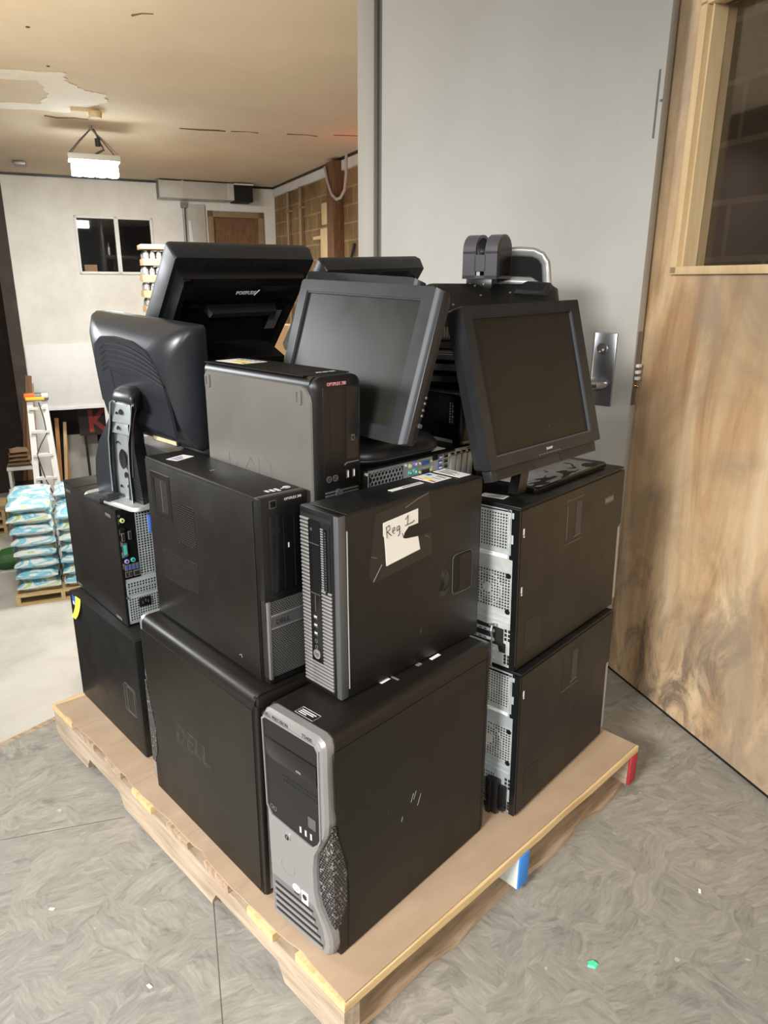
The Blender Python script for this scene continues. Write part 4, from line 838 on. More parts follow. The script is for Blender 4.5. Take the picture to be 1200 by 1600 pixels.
buried(.20, .55, .0005, .165, .40, .4565); buried(.20, .55, .4575, .165, .40, .30)
buried(.45, .55, .0005, .165, .40, .4565); buried(.45, .55, .4575, .165, .40, .30)
buried(.72, .55, .0005, .165, .40, .4565); buried(.72, .55, .4575, .165, .40, .36)

# ------------------------------------------------------------------ room shell
pf = MB(); E0, ed = Vector((-1.129, 1.821)), Vector((.592, .806))
q0, q1 = E0 - ed * 4, E0 + ed * 5.2
pf.prism([(q0.x, q0.y), (-2.5, -3.2), (3.2, -3.2), (3.2, q1.y), (q1.x, q1.y)], -.14, 0)
fl_ = struct(pf.out('floor', 'osb'))
mb = MB()
for a, b in (((-1.6, 1.245), (-.659, 1.526)), ((-.372, 1.262), (-.285, .96))):
    d = (Vector(b) - Vector(a)).normalized(); n_ = Vector((-d.y, d.x)) * .0009
    mb.prism([(a[0] - n_.x, a[1] - n_.y), (b[0] - n_.x, b[1] - n_.y), (b[0] + n_.x, b[1] + n_.y), (a[0] + n_.x, a[1] + n_.y)], -.001, .0006)
mb.out('floor_joint', 'metaldark', fl_)
mb = MB(); d = ed; n_ = Vector((-d.y, d.x))
pts = []
for i in range(60):
    p = q0 + d * (8.9 * i / 59) ; pts.append((p.x + n_.x * rng.uniform(-.004, .012), p.y + n_.y * rng.uniform(-.004, .012), -.008))
mb.tube(pts, [.012 + rng.random() * .008 for _ in pts], 5); mb.out('floor_edge', 'pineold', fl_)
def hallbox(name, x0, x1, y0, y1, z0, z1, m, bev=0): return MB(HALL).box(x0, x1, y0, y1, z0, z1, bev).out(name, m)
def hallmesh(name, m, org=(0, 0, 0)):
    """mesh with its own origin so that object-space textures run along the wall"""
    return MB()
def place(o, X, Y, z, rot=0): o.matrix_world = Matrix.Translation(hall(X, Y, z)) @ Matrix.Rotation(HA + rad(rot), 4, 'Z'); return o
struct(place(MB().box(-4, 6.5, 0, 14, -.1, 0).out('floor.001', 'concrete'), 0, 2.2, ZF))
ce = struct(place(MB().box(-3.2, 6, 0, 12.6, 0, .08).out('ceiling', 'ceiling'), 0, 1.6, ZC))
# white end wall with window and doorway openings
wb = MB()
for x0, x1, z0, z1 in ((-.60, .30, -.57, ZC), (.30, 1.40, -.57, 1.405), (.30, 1.40, 2.22, ZC), (1.40, 1.90, -.57, ZC), (-.60, -.42, ZF, -.57), (.44, 3.3, ZF, -.57), (1.90, 2.24, -.57, ZC), (2.24, 3.12, 2.36, ZC), (3.12, 3.4, -.57, ZC)): wb.box(x0, x1, 0, .14, z0, z1)
struct(place(wb.out('wall_back', 'whitewall'), 0, YB, 0))
struct(place(MB().box(-.59, .47, -.02, 0, -.56, .385, .004).out('wall_panel', 'whitepanel'), 0, YB, 0))
mb = MB(); mb.box(-.43, -.39, -.03, .02, ZF, -.56); mb.box(.43, .49, -.04, .02, ZF, -.54); mb.box(-.43, .49, -.045, .0, -.60, -.555); mb.box(-.25, -.02, -.06, -.04, -.60, -.565)
struct(place(mb.out('trim_1', 'whitepanel'), 0, YB, 0))
mb = MB(); mb.box(-.6, 3.3, -.03, .0, ZC - .03, ZC - .002); struct(place(mb.out('trim_2', 'plastic'), 0, YB, 0))
mb = MB(); mb.box(XR - .03, XR, 4.5, YB, ZC - .035, ZC - .002); mb.M = HALL; struct(MB(HALL).box(XR - .035, XR - .001, 4.5, YB - .03, ZC - .035, ZC - .002).out('trim_3', 'plastic')); mb.bm.free()
# window in the end wall
wn = thing('window_1', 'aluminium framed sliding window high in the white end wall', 'window', Matrix.Translation(hall(.30, YB, 1.405)) @ Matrix.Rotation(HA, 4, 'Z')); wn['kind'] = 'structure'
mb = MB(); w_, h_ = 1.10, .815
for q in ((0, .035, 0, h_), (w_ - .035, w_, 0, h_), (0, w_, 0, .035), (0, w_, h_ - .035, h_), (w_ * .5, w_ * .5 + .06, 0, h_)): mb.box(q[0], q[1], -.03, .05, q[2], q[3], .004)
mb.out('window_frame', 'whitepanel', wn)
for a, y in ((.03, .03), (w_ * .52, .01)): MB().box(a, a + w_ * .48, y, y + .006, .03, h_ - .03).out('window_pane', 'glass', wn)
for q in ((.0, 1.9, 1.6, 1.7, .6, ZC), (-.3, -.2, .14, 1.7, .6, ZC), (1.8, 1.9, .14, 1.7, .6, ZC), (-.3, 1.9, .14, 1.7, .6, .7), (-.3, 1.9, .14, 1.7, ZC - .1, ZC)): struct(place(MB().box(*q).out('wall_office', 'room_dark'), 0, YB, 0))
sh = thing('shelf_unit', 'dark shelf with a bright bottle behind the end-wall window', 'shelf', Matrix.Translation(hall(.74, YB + .55, .70)) @ Matrix.Rotation(HA, 4, 'Z'))
MB().box(-.06, -.03, 0, .3, 0, 1.7).out('upright', 'plastic', sh)
for z in (.35, .95): MB().box(-.05, .45, 0, .3, z, z + .04).out('shelf_board', 'plastic', sh)
bt = MB(Matrix.Translation(hall(.78, YB + .62, 1.692))); bt.cyl(0, 0, 0, .12, .035, n=12); bt.cyl(0, 0, .12, .19, .03, .012, n=12); tag(bt.out('bottle', 'chrome'), 'bright bottle on the dark shelf behind the end-wall window', 'bottle')
bt = MB(Matrix.Translation(hall(.92, YB + .60, 1.692))); bt.cyl(0, 0, 0, .15, .05, n=12); bt.box(-.02, .07, -.01, .01, .1, .12); tag(bt.out('canister', 'metaldark'), 'dark canister on the shelf behind the end-wall window', 'canister')
mb = MB(Matrix.Translation(hall(.46, YB + .28, .70)) @ Matrix.Rotation(HA, 4, 'Z')); mb.box(-.08, .10, -.1, .1, 0, .84, .004); tag(mb.out('carton', 'tray'), 'tan carton showing at the lower left of the end-wall window', 'carton')
# doorway room
CG = mat('closet_grey', (.11, .10, .09), .8)
for q in ((-.6, 1.6, 1.3, 1.4, ZF, -.4), (-.7, -.6, .14, 1.4, ZF, -.4), (1.5, 1.6, .14, 1.4, ZF, -.4), (-.7, 1.6, .14, 1.4, -.5, -.4)): struct(place(MB().box(*q).out('wall_closet', CG), 0, YB, 0))
sg = thing('sign_board', 'black board with a big red letter in the low doorway', 'sign', Matrix.Translation(hall(.03, YB + .35, -1.10)) @ Matrix.Rotation(HA, 4, 'Z'))
MB().box(0, .62, 0, .03, 0, .52).out('board', 'signblack', sg)
text('letter', 'K', .50, 'signred', sg, face('front', 1, 1, 1) @ T3((.13, .06, 0)), .004, sx=.95, bold=.012)
mb = MB(); mb.prism([(.42, -.002), (.55, -.002), (.55, -.006), (.42, -.006)], .10, .36); mb.out('cream_patch', 'cream', sg)
MB().box(.06, .10, .0, .03, -1.225, 0).out('post', 'plastic', sg); MB().box(.50, .54, .0, .03, -1.225, 0).out('post', 'plastic', sg)
tag(place(MB().box(-.22, .30, .80, .85, ZF, -1.16, .006).out('panel', 'duct'), 0, YB, 0), 'pale grey panel standing inside the low doorway', 'panel')
for i, (a, b, t) in enumerate(((-.40, .06, 3), (-.33, .05, 5), (-.25, .04, 2))):
    mb = MB(Matrix.Translation(hall(a, YB + .30 + .08 * i, ZF)) @ Matrix.Rotation(HA, 4, 'Z') @ Matrix.Rotation(rad(t), 4, 'Y')); mb.box(0, b, -.02, .02, 0, 1.55 - .08 * i, .003)
    tag(mb.out('wood_plank', ['orangewood', 'trimwood', 'orangewood'][i]), ['wide orange wooden plank at the left jamb of the low doorway', 'pale narrow plank leaning between two orange planks in the low doorway', 'thin orange plank, the right one of the leaning planks in the doorway'][i], 'plank')
# block wall on the right of the hall
bw = MB(); bw.box(0, 8.5, -.2, 0, ZF, ZC)
wr = bw.out('wall_right', 'blocks'); struct(wr); wr.matrix_world = Matrix.Translation(hall(XR, 3.9, 0)) @ Matrix.Rotation(HA + rad(90), 4, 'Z')
struct(MB(HALL).box(XR - .03, XR, 4.5, YB - .03, 2.60, ZC - .035).out('trim_4', 'whitepanel'))
struct(MB(HALL).box(XR - .14, XR, 9.02, 9.27, ZF, ZC - .035, .004).out('trim_5', 'brownwood'))
for y, r_, n_ in ((11.27, .022, 'left'), (10.63, .026, 'right')):
    mb = MB(HALL); mb.tube([(XR - .065, y, ZF), (XR - .065, y, ZC - .16)], r_, 8)
    for z in (2.3, 1.3, .3): mb.box(XR - .10, XR - .002, y - .04, y + .04, z, z + .03)
    tag(mb.out('conduit_pipe', 'doortrim'), f'{n_} one of two thin pipes running up the tan block wall', 'pipe')
jb = thing('junction_box', 'tan box with pipes on the block wall beside the wooden post', 'box', Matrix.Translation(hall(XR - .125, 9.45, 1.55)) @ Matrix.Rotation(HA, 4, 'Z'))
MB().box(0, .12, -.20, .14, 0, .42, .01).out('enclosure', 'trimwood', jb); MB().box(.02, .12, .14, .50, .30, .34).out('side_arm', 'trimwood', jb); MB().box(.0, .12, -.14, .08, .46, .72, .01).out('upper_box', 'trimwood', jb); mb = MB(); mb.tube([(.06, -.02, .42), (.06, -.02, .48)], .02, 8); mb.out('nipple', 'metaldark', jb)
mb = MB(HALL); x = XR - .16
cb = [(x, 9.26, 2.66), (x, 9.16, 2.48), (x, 9.02, 2.33), (x, 8.85, 2.255), (x, 8.7, 2.26), (x, 8.56, 2.33), (x, 8.5, 2.5), (x, 8.5, ZC - .04)]
mb.tube(cb, .017, 8); tag(mb.out('cable', 'cable'), 'pale cable looping from the post on the block wall', 'cable')
mb = MB(HALL); mb.tube([(XR - .02, 8.62, 1.75), (XR - .04, 8.75, 1.5), (XR - .03, 8.9, 1.46), (XR - .03, 10.2, 1.45)], .016, 8); tag(mb.out('cable', 'blackcable'), 'dark cable running low along the block wall behind the terminals', 'cable')
# dark left side of the hall
struct(MB(HALL).box(-1.75, -1.6, 4.5, 14.2, ZF, ZC).out('wall_left', 'darkwall'))
struct(MB(HALL).box(-1.75, -.60, 14.1, 14.2, ZF, ZC).out('wall_alcove', 'darkwall'))
struct(MB(HALL).box(-.78, -.605, YB - .02, YB + .3, ZF, ZC - .02).out('trim_6', 'darkwall'))
# duct, pipe, panel, recessed door
dc = thing('air_duct', 'flat sheet metal duct with a black open end, under the ceiling', 'duct', Matrix.Translation(hall(1.50, YB - .34, 2.49)) @ Matrix.Rotation(HA, 4, 'Z'))
MB().box(0, 1.02, 0, .33, 0, .235, .004).out('duct_run', 'duct', dc)
mb = MB(); mb.box(.33, .36, -.008, .33, -.004, .243); mb.box(0, .02, -.006, .33, -.004, .24); mb.out('seam_collar', 'duct', dc)
mb = MB(); mb.prism([(1.0, .0), (1.12, -.02), (1.12, .33), (1.0, .33)], 0, .235); mb.out('adapter', 'duct', dc)
mb = MB(); mb.box(1.10, 1.38, -.06, .30, -.015, .215); mb.mi = 1; mb.box(1.10, 1.39, -.07, .3, .215, .235); mb.out('open_end', ['dark', 'whitepanel'], dc)
mb = MB(HALL); mb.tube([(1.86, YB - .06, -.5), (1.88, YB - .06, 2.44)], .022, 8); mb.box(1.84, 1.93, YB - .10, YB - .005, 2.38, 2.46); tag(mb.out('drain_pipe', 'metaldark'), 'thin dark pipe dropping from the duct down the end wall', 'pipe')
tag(place(MB().box(1.93, 2.20, -.05, -.001, .2, 2.44, .003).out('wall_board', 'duct'), 0, YB, 0), 'grey board on the end wall left of the brown door', 'board')
mb = MB(Matrix.Translation(hall(1.935, YB - .06, .6)) @ Matrix.Rotation(HA, 4, 'Z')); mb.prism([(0, 0), (.14, 0), (.10, -.012), (0, -.012)], .3, 1.60, [(0, 0), (.04, 0), (.03, -.012), (0, -.012)]); tag(mb.out('foil_strip', 'whitepanel'), 'bright tapering strip beside the pipe on the end wall', 'strip')
d1 = thing('door_1', 'brown door in the far corner of the hall, only its top showing', 'door', Matrix.Translation(hall(2.24, YB, -.4)) @ Matrix.Rotation(HA, 4, 'Z')); d1['kind'] = 'structure'
MB().box(.09, .82, .02, .06, -1.9, 2.68).out('door_leaf', 'brownwood', d1)
for q in ((0, .09, -.03, .05, -1.9, 2.76), (.80, .89, -.03, .05, -1.9, 2.76), (0, .89, -.03, .05, 2.67, 2.76)): MB().box(*q, .004).out('door_frame', 'doortrim', d1)

# ceiling: patched plaster, small fittings, cracks
mb = MB(HALL @ T3((0, 0, ZC - .004)))
def blob(pts, amp, n=7):
    out_ = []
    for i, p in enumerate(pts):
        q = pts[(i + 1) % len(pts)]
        for k in range(n):
            t = k / n; out_.append((p[0] + (q[0] - p[0]) * t + rng.uniform(-amp, amp), p[1] + (q[1] - p[1]) * t + rng.uniform(-amp, amp)))
    return out_
mb.prism(blob([(-.75, 6.66), (.04, 6.42), (.20, 6.36), (.22, 6.62), (.36, 6.86), (.52, 6.92), (.55, 7.2), (.34, 7.55), (.22, 7.80), (.02, 7.74), (-.75, 7.98), (-.75, 7.78), (.02, 7.52), (.10, 7.10), (.02, 6.70), (-.75, 6.86)], .022), -.002, .003)
mb.out('ceiling_patch', 'plaster', ce).matrix_parent_inverse = ce.matrix_world.inverted()
mb = MB(HALL @ T3((0, 0, ZC - .003)))
for q in (((.55, 4.93), (.6, 4.88), (.66, 4.86)), ((1.26, 8.07), (1.45, 8.05), (1.62, 8.0), (1.70, 8.02)), ((1.75, 8.0), (1.93, 7.96), (2.02, 7.97)), ((2.3, 7.9), (2.5, 7.86), (2.62, 7.88)), ((2.75, 7.75), (2.99, 7.68), (3.05, 7.6)), ((.05, 8.0), (.16, 8.05), (.3, 8.0), (.42, 8.02))):
    mb.tube([(a, b, rng.uniform(0, .002)) for a, b in q], [rng.uniform(.003, .010) for _ in q], 5)
for a, b in ((.0, 5.4), (.1, 6.25), (2.9, 6.2)): mb.cyl(a, b, -.002, .002, .012, n=8)
mb.out('ceiling_cracks', 'brownwood', ce).matrix_parent_inverse = ce.matrix_world.inverted()
mb = MB(HALL @ T3((.42, 7.55, ZC - .05))); mb.box(-.16, .12, -.03, .03, .02, .049); mb.cyl(.04, .0, -.02, .03, .05, .06, n=14); tag(mb.out('ceiling_bracket', 'trimwood'), 'small wooden bracket with a round boss screwed to the plastered ceiling', 'bracket')
mb = MB(HALL @ T3((-.29, 11.1, ZC - .05))); mb.box(-.07, .07, -.12, .12, 0, .049, .006); tag(mb.out('ceiling_vent', 'metaldark'), 'small grey box on the ceiling above the end wall', 'ceiling box')
# hanging lamp
lp = thing('hanging_lamp', 'bright white LED shop lamp hanging on chains from the ceiling', 'lamp', Matrix.Translation(hall(.45, 8.3, 2.26)) @ Matrix.Rotation(HA, 4, 'Z'))
MB().box(-.24, .24, -.14, .14, .16, .215, .008).out('housing', 'duct', lp)
for i in range(4):
    for j in range(2):
        mb = MB(); mb.cyl(-.165 + .11 * i, -.06 + .12 * j, .035, .16, .052, .046, n=14); mb.out('led_bulb', 'lampon', lp)
mb = MB()
for x in (-.23, .23):
    for y in (-.1, .1): mb.tube([(x, y, .21), (x * .5, y * .5, .34), (0, 0, .455)], .006, 6)
mb.tube([(0, 0, .44), (.0, .0, .484)], .012, 6); mb.out('chain', 'metaldark', lp)
mb = MB(); mb.tube([(.0, 0, .22), (.10, -.04, .27), (.07, -.02, .33), (.05, 0, .40), (.02, 0, .455)], .010, 6); mb.cyl(.05, -.01, .30, .37, .025, n=10); mb.out('cord', 'blackcable', lp)

# ------------------------------------------------------------------ grey steel door, jamb, plywood partition
kd = .955; cz = 1.309
DA = Vector((.764, 2.254, 0)); da = rad(-42); dd = Vector((math.cos(da), math.sin(da), 0)); DW = 1.052
org = DA - dd * DW
DM = Matrix.Translation(org) @ Matrix.Rotation(da, 4, 'Z')
dz = lambda z: cz + (z - cz) * kd
d2 = thing('door_2', 'grey painted steel door standing open behind the pallet', 'door', DM); d2['kind'] = 'structure'
MB().box(0, DW, 0, .044, .015, 2.35, .0015).out('door_leaf', 'greydoor', d2)
F = face('front', 0, 0, 0); rx = lambda a: DW + a * kd * 1.08
mb = MB(F); mb.box(rx(-.128), rx(-.056), dz(.921), dz(1.159), 0, .010, .003); mb.out('lock_plate', 'chrome', d2)
mb = MB(F); mb.cyl(rx(-.099), dz(1.108), .008, .016, .0175, .0165, n=24); mb.mi = 1; mb.cyl(rx(-.099), dz(1.108), .016, .0175, .0125, n=20); mb.mi = 2; mb.cyl(rx(-.093), dz(1.104), .0170, .019, .004, n=10); mb.cyl(rx(-.103), dz(1.098), .0170, .019, .003, n=10); mb.out('lock_cylinder', ['chrome', 'metaldark', 'white'], d2)
mb = MB(F); mb.tube([(rx(-.085), dz(.992), .008), (rx(-.085), dz(.992), .035), (rx(-.090), dz(.992), .045), (rx(-.12), dz(.988), .050), (rx(-.20), dz(.984), .050)], [.013, .013, .013, .011, .010], 14); mb.out('lever', 'chrome', d2)
XE = Matrix(((0, 0, 1, DW), (1, 0, 0, 0), (0, 1, 0, 0), (0, 0, 0, 1)))
mb = MB(XE); mb.box(.008, .036, dz(.93), dz(1.165), 0, .0015); mb.out('latch_plate', 'metaldark', d2)
for b in (1.052, 1.032, 1.012): mb = MB(XE); mb.box(.011, .033, dz(b), dz(b + .011), .0015, .013, .002); mb.out('latch_bolt', 'whitepanel', d2)
mb = MB(XE); mb.cyl(.024, dz(.992), .001, .012, .008, .005, n=12); mb.out('brass_catch', 'brass', d2)
mb = MB(F); mb.box(rx(-.018), rx(-.012), dz(1.72), dz(1.90), .0, .0004); mb.box(rx(-.006), rx(.0), dz(1.815), dz(1.821), .0, .003); mb.out('paint_scrape', 'jambdark', d2)
d3 = struct(MB(DM).box(-.112, -.028, -.012, .14, 0, 2.48, .003).out('door_jamb', 'jamb')); d3.name = 'trim_7'
struct(MB(DM).box(-.029, -.001, .006, .14, 0, 2.48).out('trim_8', 'jambdark'))
struct(MB(DM).box(-.112, DW + .06, -.012, .14, 2.38, 2.52, .003).out('trim_9', 'jamb'))
# plywood partition: its local x runs towards the camera, z up
pa = math.atan2(-.95, .314); PLY = Matrix.Translation((.801, 2.299, 0)) @ Matrix.Rotation(pa, 4, 'Z')
mb = MB(); y0, y1 = 0, .019
for x0, x1, z0, z1 in ((-.35, 3.1, .012, 1.338), (-.35, .115, 1.338, 2.7), (.115, 3.1, 2.01, 2.7), (1.05, 3.1, 1.338, 2.01)): mb.box(x0, x1, y0, y1, z0, z1)
pw = struct(mb.out('wall_plywood', 'plywood')); pw.matrix_world = PLY
struct(MB(PLY).box(-.35, 3.1, .004, .05, -.01, .012).out('gap_shade_plywood', 'dark'))  # dark strip painting the black gap under the plywood
for x in (-.3, 1.1, 2.2): struct(MB(PLY).box(x, x + .04, .019, .10, 0, 2.7).out('trim_10', 'trimwood'))
w2 = thing('window_2', 'pine framed window in the plywood partition, dim blocks behind it', 'window', PLY); w2['kind'] = 'structure'
for q in ((.100, .126, -.014, .03, 1.338, 2.01), (.1, 1.05, -.014, .03, 1.336, 1.358), (.1, 1.05, -.014, .03, 2.0, 2.025), (1.03, 1.06, -.014, .03, 1.338, 2.01)): MB().box(*q, .002).out('window_frame', 'trimwood', w2)
for q in ((.126, .137, .0, .075, 1.358, 2.0), (.126, 1.03, .0, .075, 1.346, 1.358)): MB().box(*q).out('window_reveal', 'trimwood', w2)
MB().box(.137, 1.03, .045, .050, 1.358, 2.0).out('window_pane', 'glass', w2)
bl = MB(); bl.box(-1.0, 4.6, .0, .2, 0, 3.0); b2 = struct(bl.out('wall_beyond', 'blocks_shaded')); b2.matrix_world = PLY @ T3((0, .62, 0))

# ------------------------------------------------------------------ pallet, cardboard, floor scraps
PM = Matrix.Translation((-.064, .925, Z0)) @ Matrix.Rotation(rad(44.55), 4, 'Z')
PL, PWd = 1.06, 1.30
pal = thing('wooden_pallet', 'big weathered wooden pallet under the computers, red and blue painted block ends', 'pallet', PM @ T3((0, 0, -Z0)))
zt = Z0 - .0041
def rough_board(x0, x1, y0, y1, z0, z1, amp, n=9, seed=1):
    r_ = random.Random(seed); a = [(x0 + (x1 - x0) * i / n, y0 + r_.uniform(-amp, amp)) for i in range(n + 1)]; b = [(x1 - (x1 - x0) * i / n, y1 + r_.uniform(-amp, amp)) for i in range(n + 1)]
    a = [(x + r_.uniform(-amp, amp) if k in (0, n) else x, y) for k, (x, y) in enumerate(a)]
    m_ = MB(); m_.prism(a + b, z0, z1); return m_
for i, (a, b) in enumerate(((.0, .14), (.205, .295), (.36, .46), (.53, .62), (.69, .79), (.86, .95), (1.02, 1.10), (1.165, 1.30))):
    rough_board(rng.uniform(.0, .005), PL, a, b, zt - .018, zt, .0025, seed=i).out('deck_board', 'pine' if i in (0, 1, 4, 7) else 'pineold', pal)
for k, x in enumerate((.005, .515, PL - .040)):
    st = []
    for y, z in ((0.004, .017), (.18, .017), (.185, .03), (.20, .055), (.42, .055), (.435, .03), (.44, .017), (.86, .017), (.865, .03), (.88, .055), (1.06, .055), (1.075, .03), (1.08, .017), (1.23, .017), (1.29, .03), (1.296, .05)): st.append((y, z))
    st += [(1.296, zt - .0185), (.004, zt - .0185)]
    mb = MB(Matrix(((0, 0, 1, x), (1, 0, 0, 0), (0, 1, 0, 0), (0, 0, 0, 1)))); mb.prism(st, 0, .036); s_ = mb.out('stringer', 'pineoldy', pal)
    if k:
        MB().box(x - .0005, x + .0365, -.003, .0045, .0172, zt - .019, .001).out('painted_end', 'bluepaint' if k == 1 else 'red', s_)
        if k == 1: MB().box(x - .002, x - .0003, .0, .13, .018, zt - .019).out('white_side', 'whitepaint', s_)
for i, (a, b) in enumerate(((.012, .135), (.57, .72), (1.17, 1.29))): rough_board(.03, PL - .025, a, b, .0005, .0165, .009, 14, 20 + i).out('bottom_board', 'pineold', pal)
r_ = random.Random(5)
edge = [(.008 + .003 * math.sin(i * .45) + r_.uniform(-.0012, .0012) + .005 * (i % 11 == 4), .006 + 1.275 * i / 40) for i in range(41)]
cb_ = edge[::-1] + [(.008, .004), (.4, .005), (.8, .005), (PL - .004, .006), (PL - .006, .5), (PL - .004, 1.0), (PL - .01, 1.285), (.6, 1.29), (.25, 1.283), (.09, 1.272)]
mb = MB(); mb.prism(cb_, -.004, 0); cd = mb.out('cardboard_sheet', 'cardboard'); cd.matrix_world = PM
tag(cd, 'flat brown cardboard sheet covering the pallet deck', 'cardboard')
for y in (.20, .34, .52, .545, .79, .815, .98, 1.12):
    mb = MB(); mb.tube([(.013, y, -.0010), (.045, y + .002, -.0008), (.074, y + .001, -.0010)], .0022, 6); mb.out('fold_crease', 'cardboard', cd)
mb = MB(Matrix.Translation((.427, 1.113, 0))); mb.prism([(-.012, -.004), (.002, -.009), (.012, .001), (.004, .010), (-.009, .008)], .0002, .004, [(-.010, -.002), (.002, -.007), (.010, .001), (.003, .008), (-.007, .006)]); tag(mb.out('plastic_scrap', 'mint'), 'tiny mint green scrap lying on the grey floor', 'scrap')
for i, (x, y) in enumerate(((-.72, 1.24), (.72, 1.30), (-.45, 1.06))):
    mb = MB(Matrix.Translation((x, y, 0)) @ Matrix.Rotation(i * 1.3, 4, 'Z')); mb.prism([(-.006, -.002), (.005, -.003), (.007, .002), (-.004, .003)], .0002, .002); tag(mb.out('wood_chip', 'paper'), 'tiny pale wood chip lying on the grey floor', 'chip', 'wood chips on the floor')

# ------------------------------------------------------------------ touchscreens and terminals
def rel(root, Mx): return root.matrix_basis.inverted() @ Mx
def touch_monitor(label, basep, base_yaw, scr, base=True, scale=1.0):
    root = thing('touchscreen_monitor', label, 'monitor', Matrix.Translation((basep[0], basep[1], basep[2] + Z0)) @ Matrix.Rotation(rad(base_yaw), 4, 'Z'))
    Sx = root.matrix_basis.inverted() @ pose(*scr) @ Matrix.Scale(scale, 4); F = Sx @ face('front', 0, 0, 0)
    o_ = rrect(-.174, .178, -.139, .137, .008, 3); i_ = rrect(-.152, .152, -.1145, .1145, .0008, 3); i2 = rrect(-.149, .149, -.1115, .1115, .0008, 3)
    mb = MB(F); mb.ring(o_, i_, -.022, 0); mb.ring(i_, i2, -.010, -.0015); fr = mb.out('front_bezel', 'bezel', root)
    mb = MB(F); mb.box(-.1525, .1525, -.115, .115, -.012, -.005); mb.out('screen', 'screen', root)
    mb = MB(F); mb.loft([[(x_, y0_, z_), (x_, y1_, z_), (x_, y1_, z_ - .02), (x_, y0_, z_ - .02)] for x_, y0_, y1_, z_ in ((.1775, -.138, .136, .0002), (.183, -.136, .134, -.004), (.1865, -.134, .132, -.010))]); mb.out('side_trim', 'bezelside', fr)
    MB(F).box(.176, .189, -.136, .134, -.030, -.010, .004).out('side_frame', 'bezel', fr)
    def rr(s_, c, r_=.02): return [(x, y, c) for x, y in rrect(-.172 * s_[0] + s_[2], .188 * s_[0] + s_[2], -.137 * s_[1], .134 * s_[1], r_, 4)]
    mb = MB(F); mb.loft([rr((1, 1, 0), -.018, .010), rr((.99, .99, 0), -.036, .014), rr((.86, .82, 0), -.056, .03), rr((.6, .6, 0), -.066, .03)]); mb.out('back_shell', 'bezel', root)
    mb = MB(F)
    for b in (-.048, -.058, -.070, -.080): mb.box(.184, .1905, b - .0025, b + .0025, -.034, -.029, .001)
    mb.cyl(.188, -.098, -.036, -.028, .004, n=10); mb.out('side_buttons', 'badge', root)
    a = Sx @ Vector((0, .060, -.02)); b = Vector((0, .03, .03)); m_ = (a + b) / 2 + Vector((0, .03, .02))
    mb = MB(); wv = .045
    def sec(p, w, t): return [(p.x - w, p.y - t, p.z), (p.x + w, p.y - t, p.z), (p.x + w, p.y + t, p.z), (p.x - w, p.y + t, p.z)]
    mb.loft([sec(b - Vector((0, 0, .015)), .06, .03), sec(m_, .05, .022), sec(a, .05, .02)]); mb.out('arm', 'plastic', root)
    if base:
        def bo(s_, z): return [(x * s_, y * s_, z) for x, y in rrect(-.135, .135, -.10, .10, .075, 6)]
        mb = MB(); mb.loft([bo(.94, .0005), bo(.99, .008), bo(1, .014), bo(.985, .024), bo(.90, .034), bo(.5, .038)]); mb.mi = 1; mb.tube([(x * 1.003, y * 1.003, .0095) for x, y in rrect(-.135, .135, -.10, .10, .075, 6)], .0013, 5, True); mb.out('base', ['bezel', 'bezelside'], root, 60)
    else: MB().box(-.09, .09, -.08, .08, .0005, .02, .005).out('base', 'bezel', root)
    return root
touch_monitor('wide touchscreen monitor with a grey right rim, tilted back in the middle', (-.021, 1.535, .8345), 44.4, ((-.0775, 1.463, 1.0462), -43.25, 17.4, 2.0), True, 1.06)
touch_monitor('second touchscreen, only its top edge showing above the wide one', (-.20, 2.06, .7585), -40, ((-.096, 1.728, 1.072), -43.2, 16.9, 2.6), False)

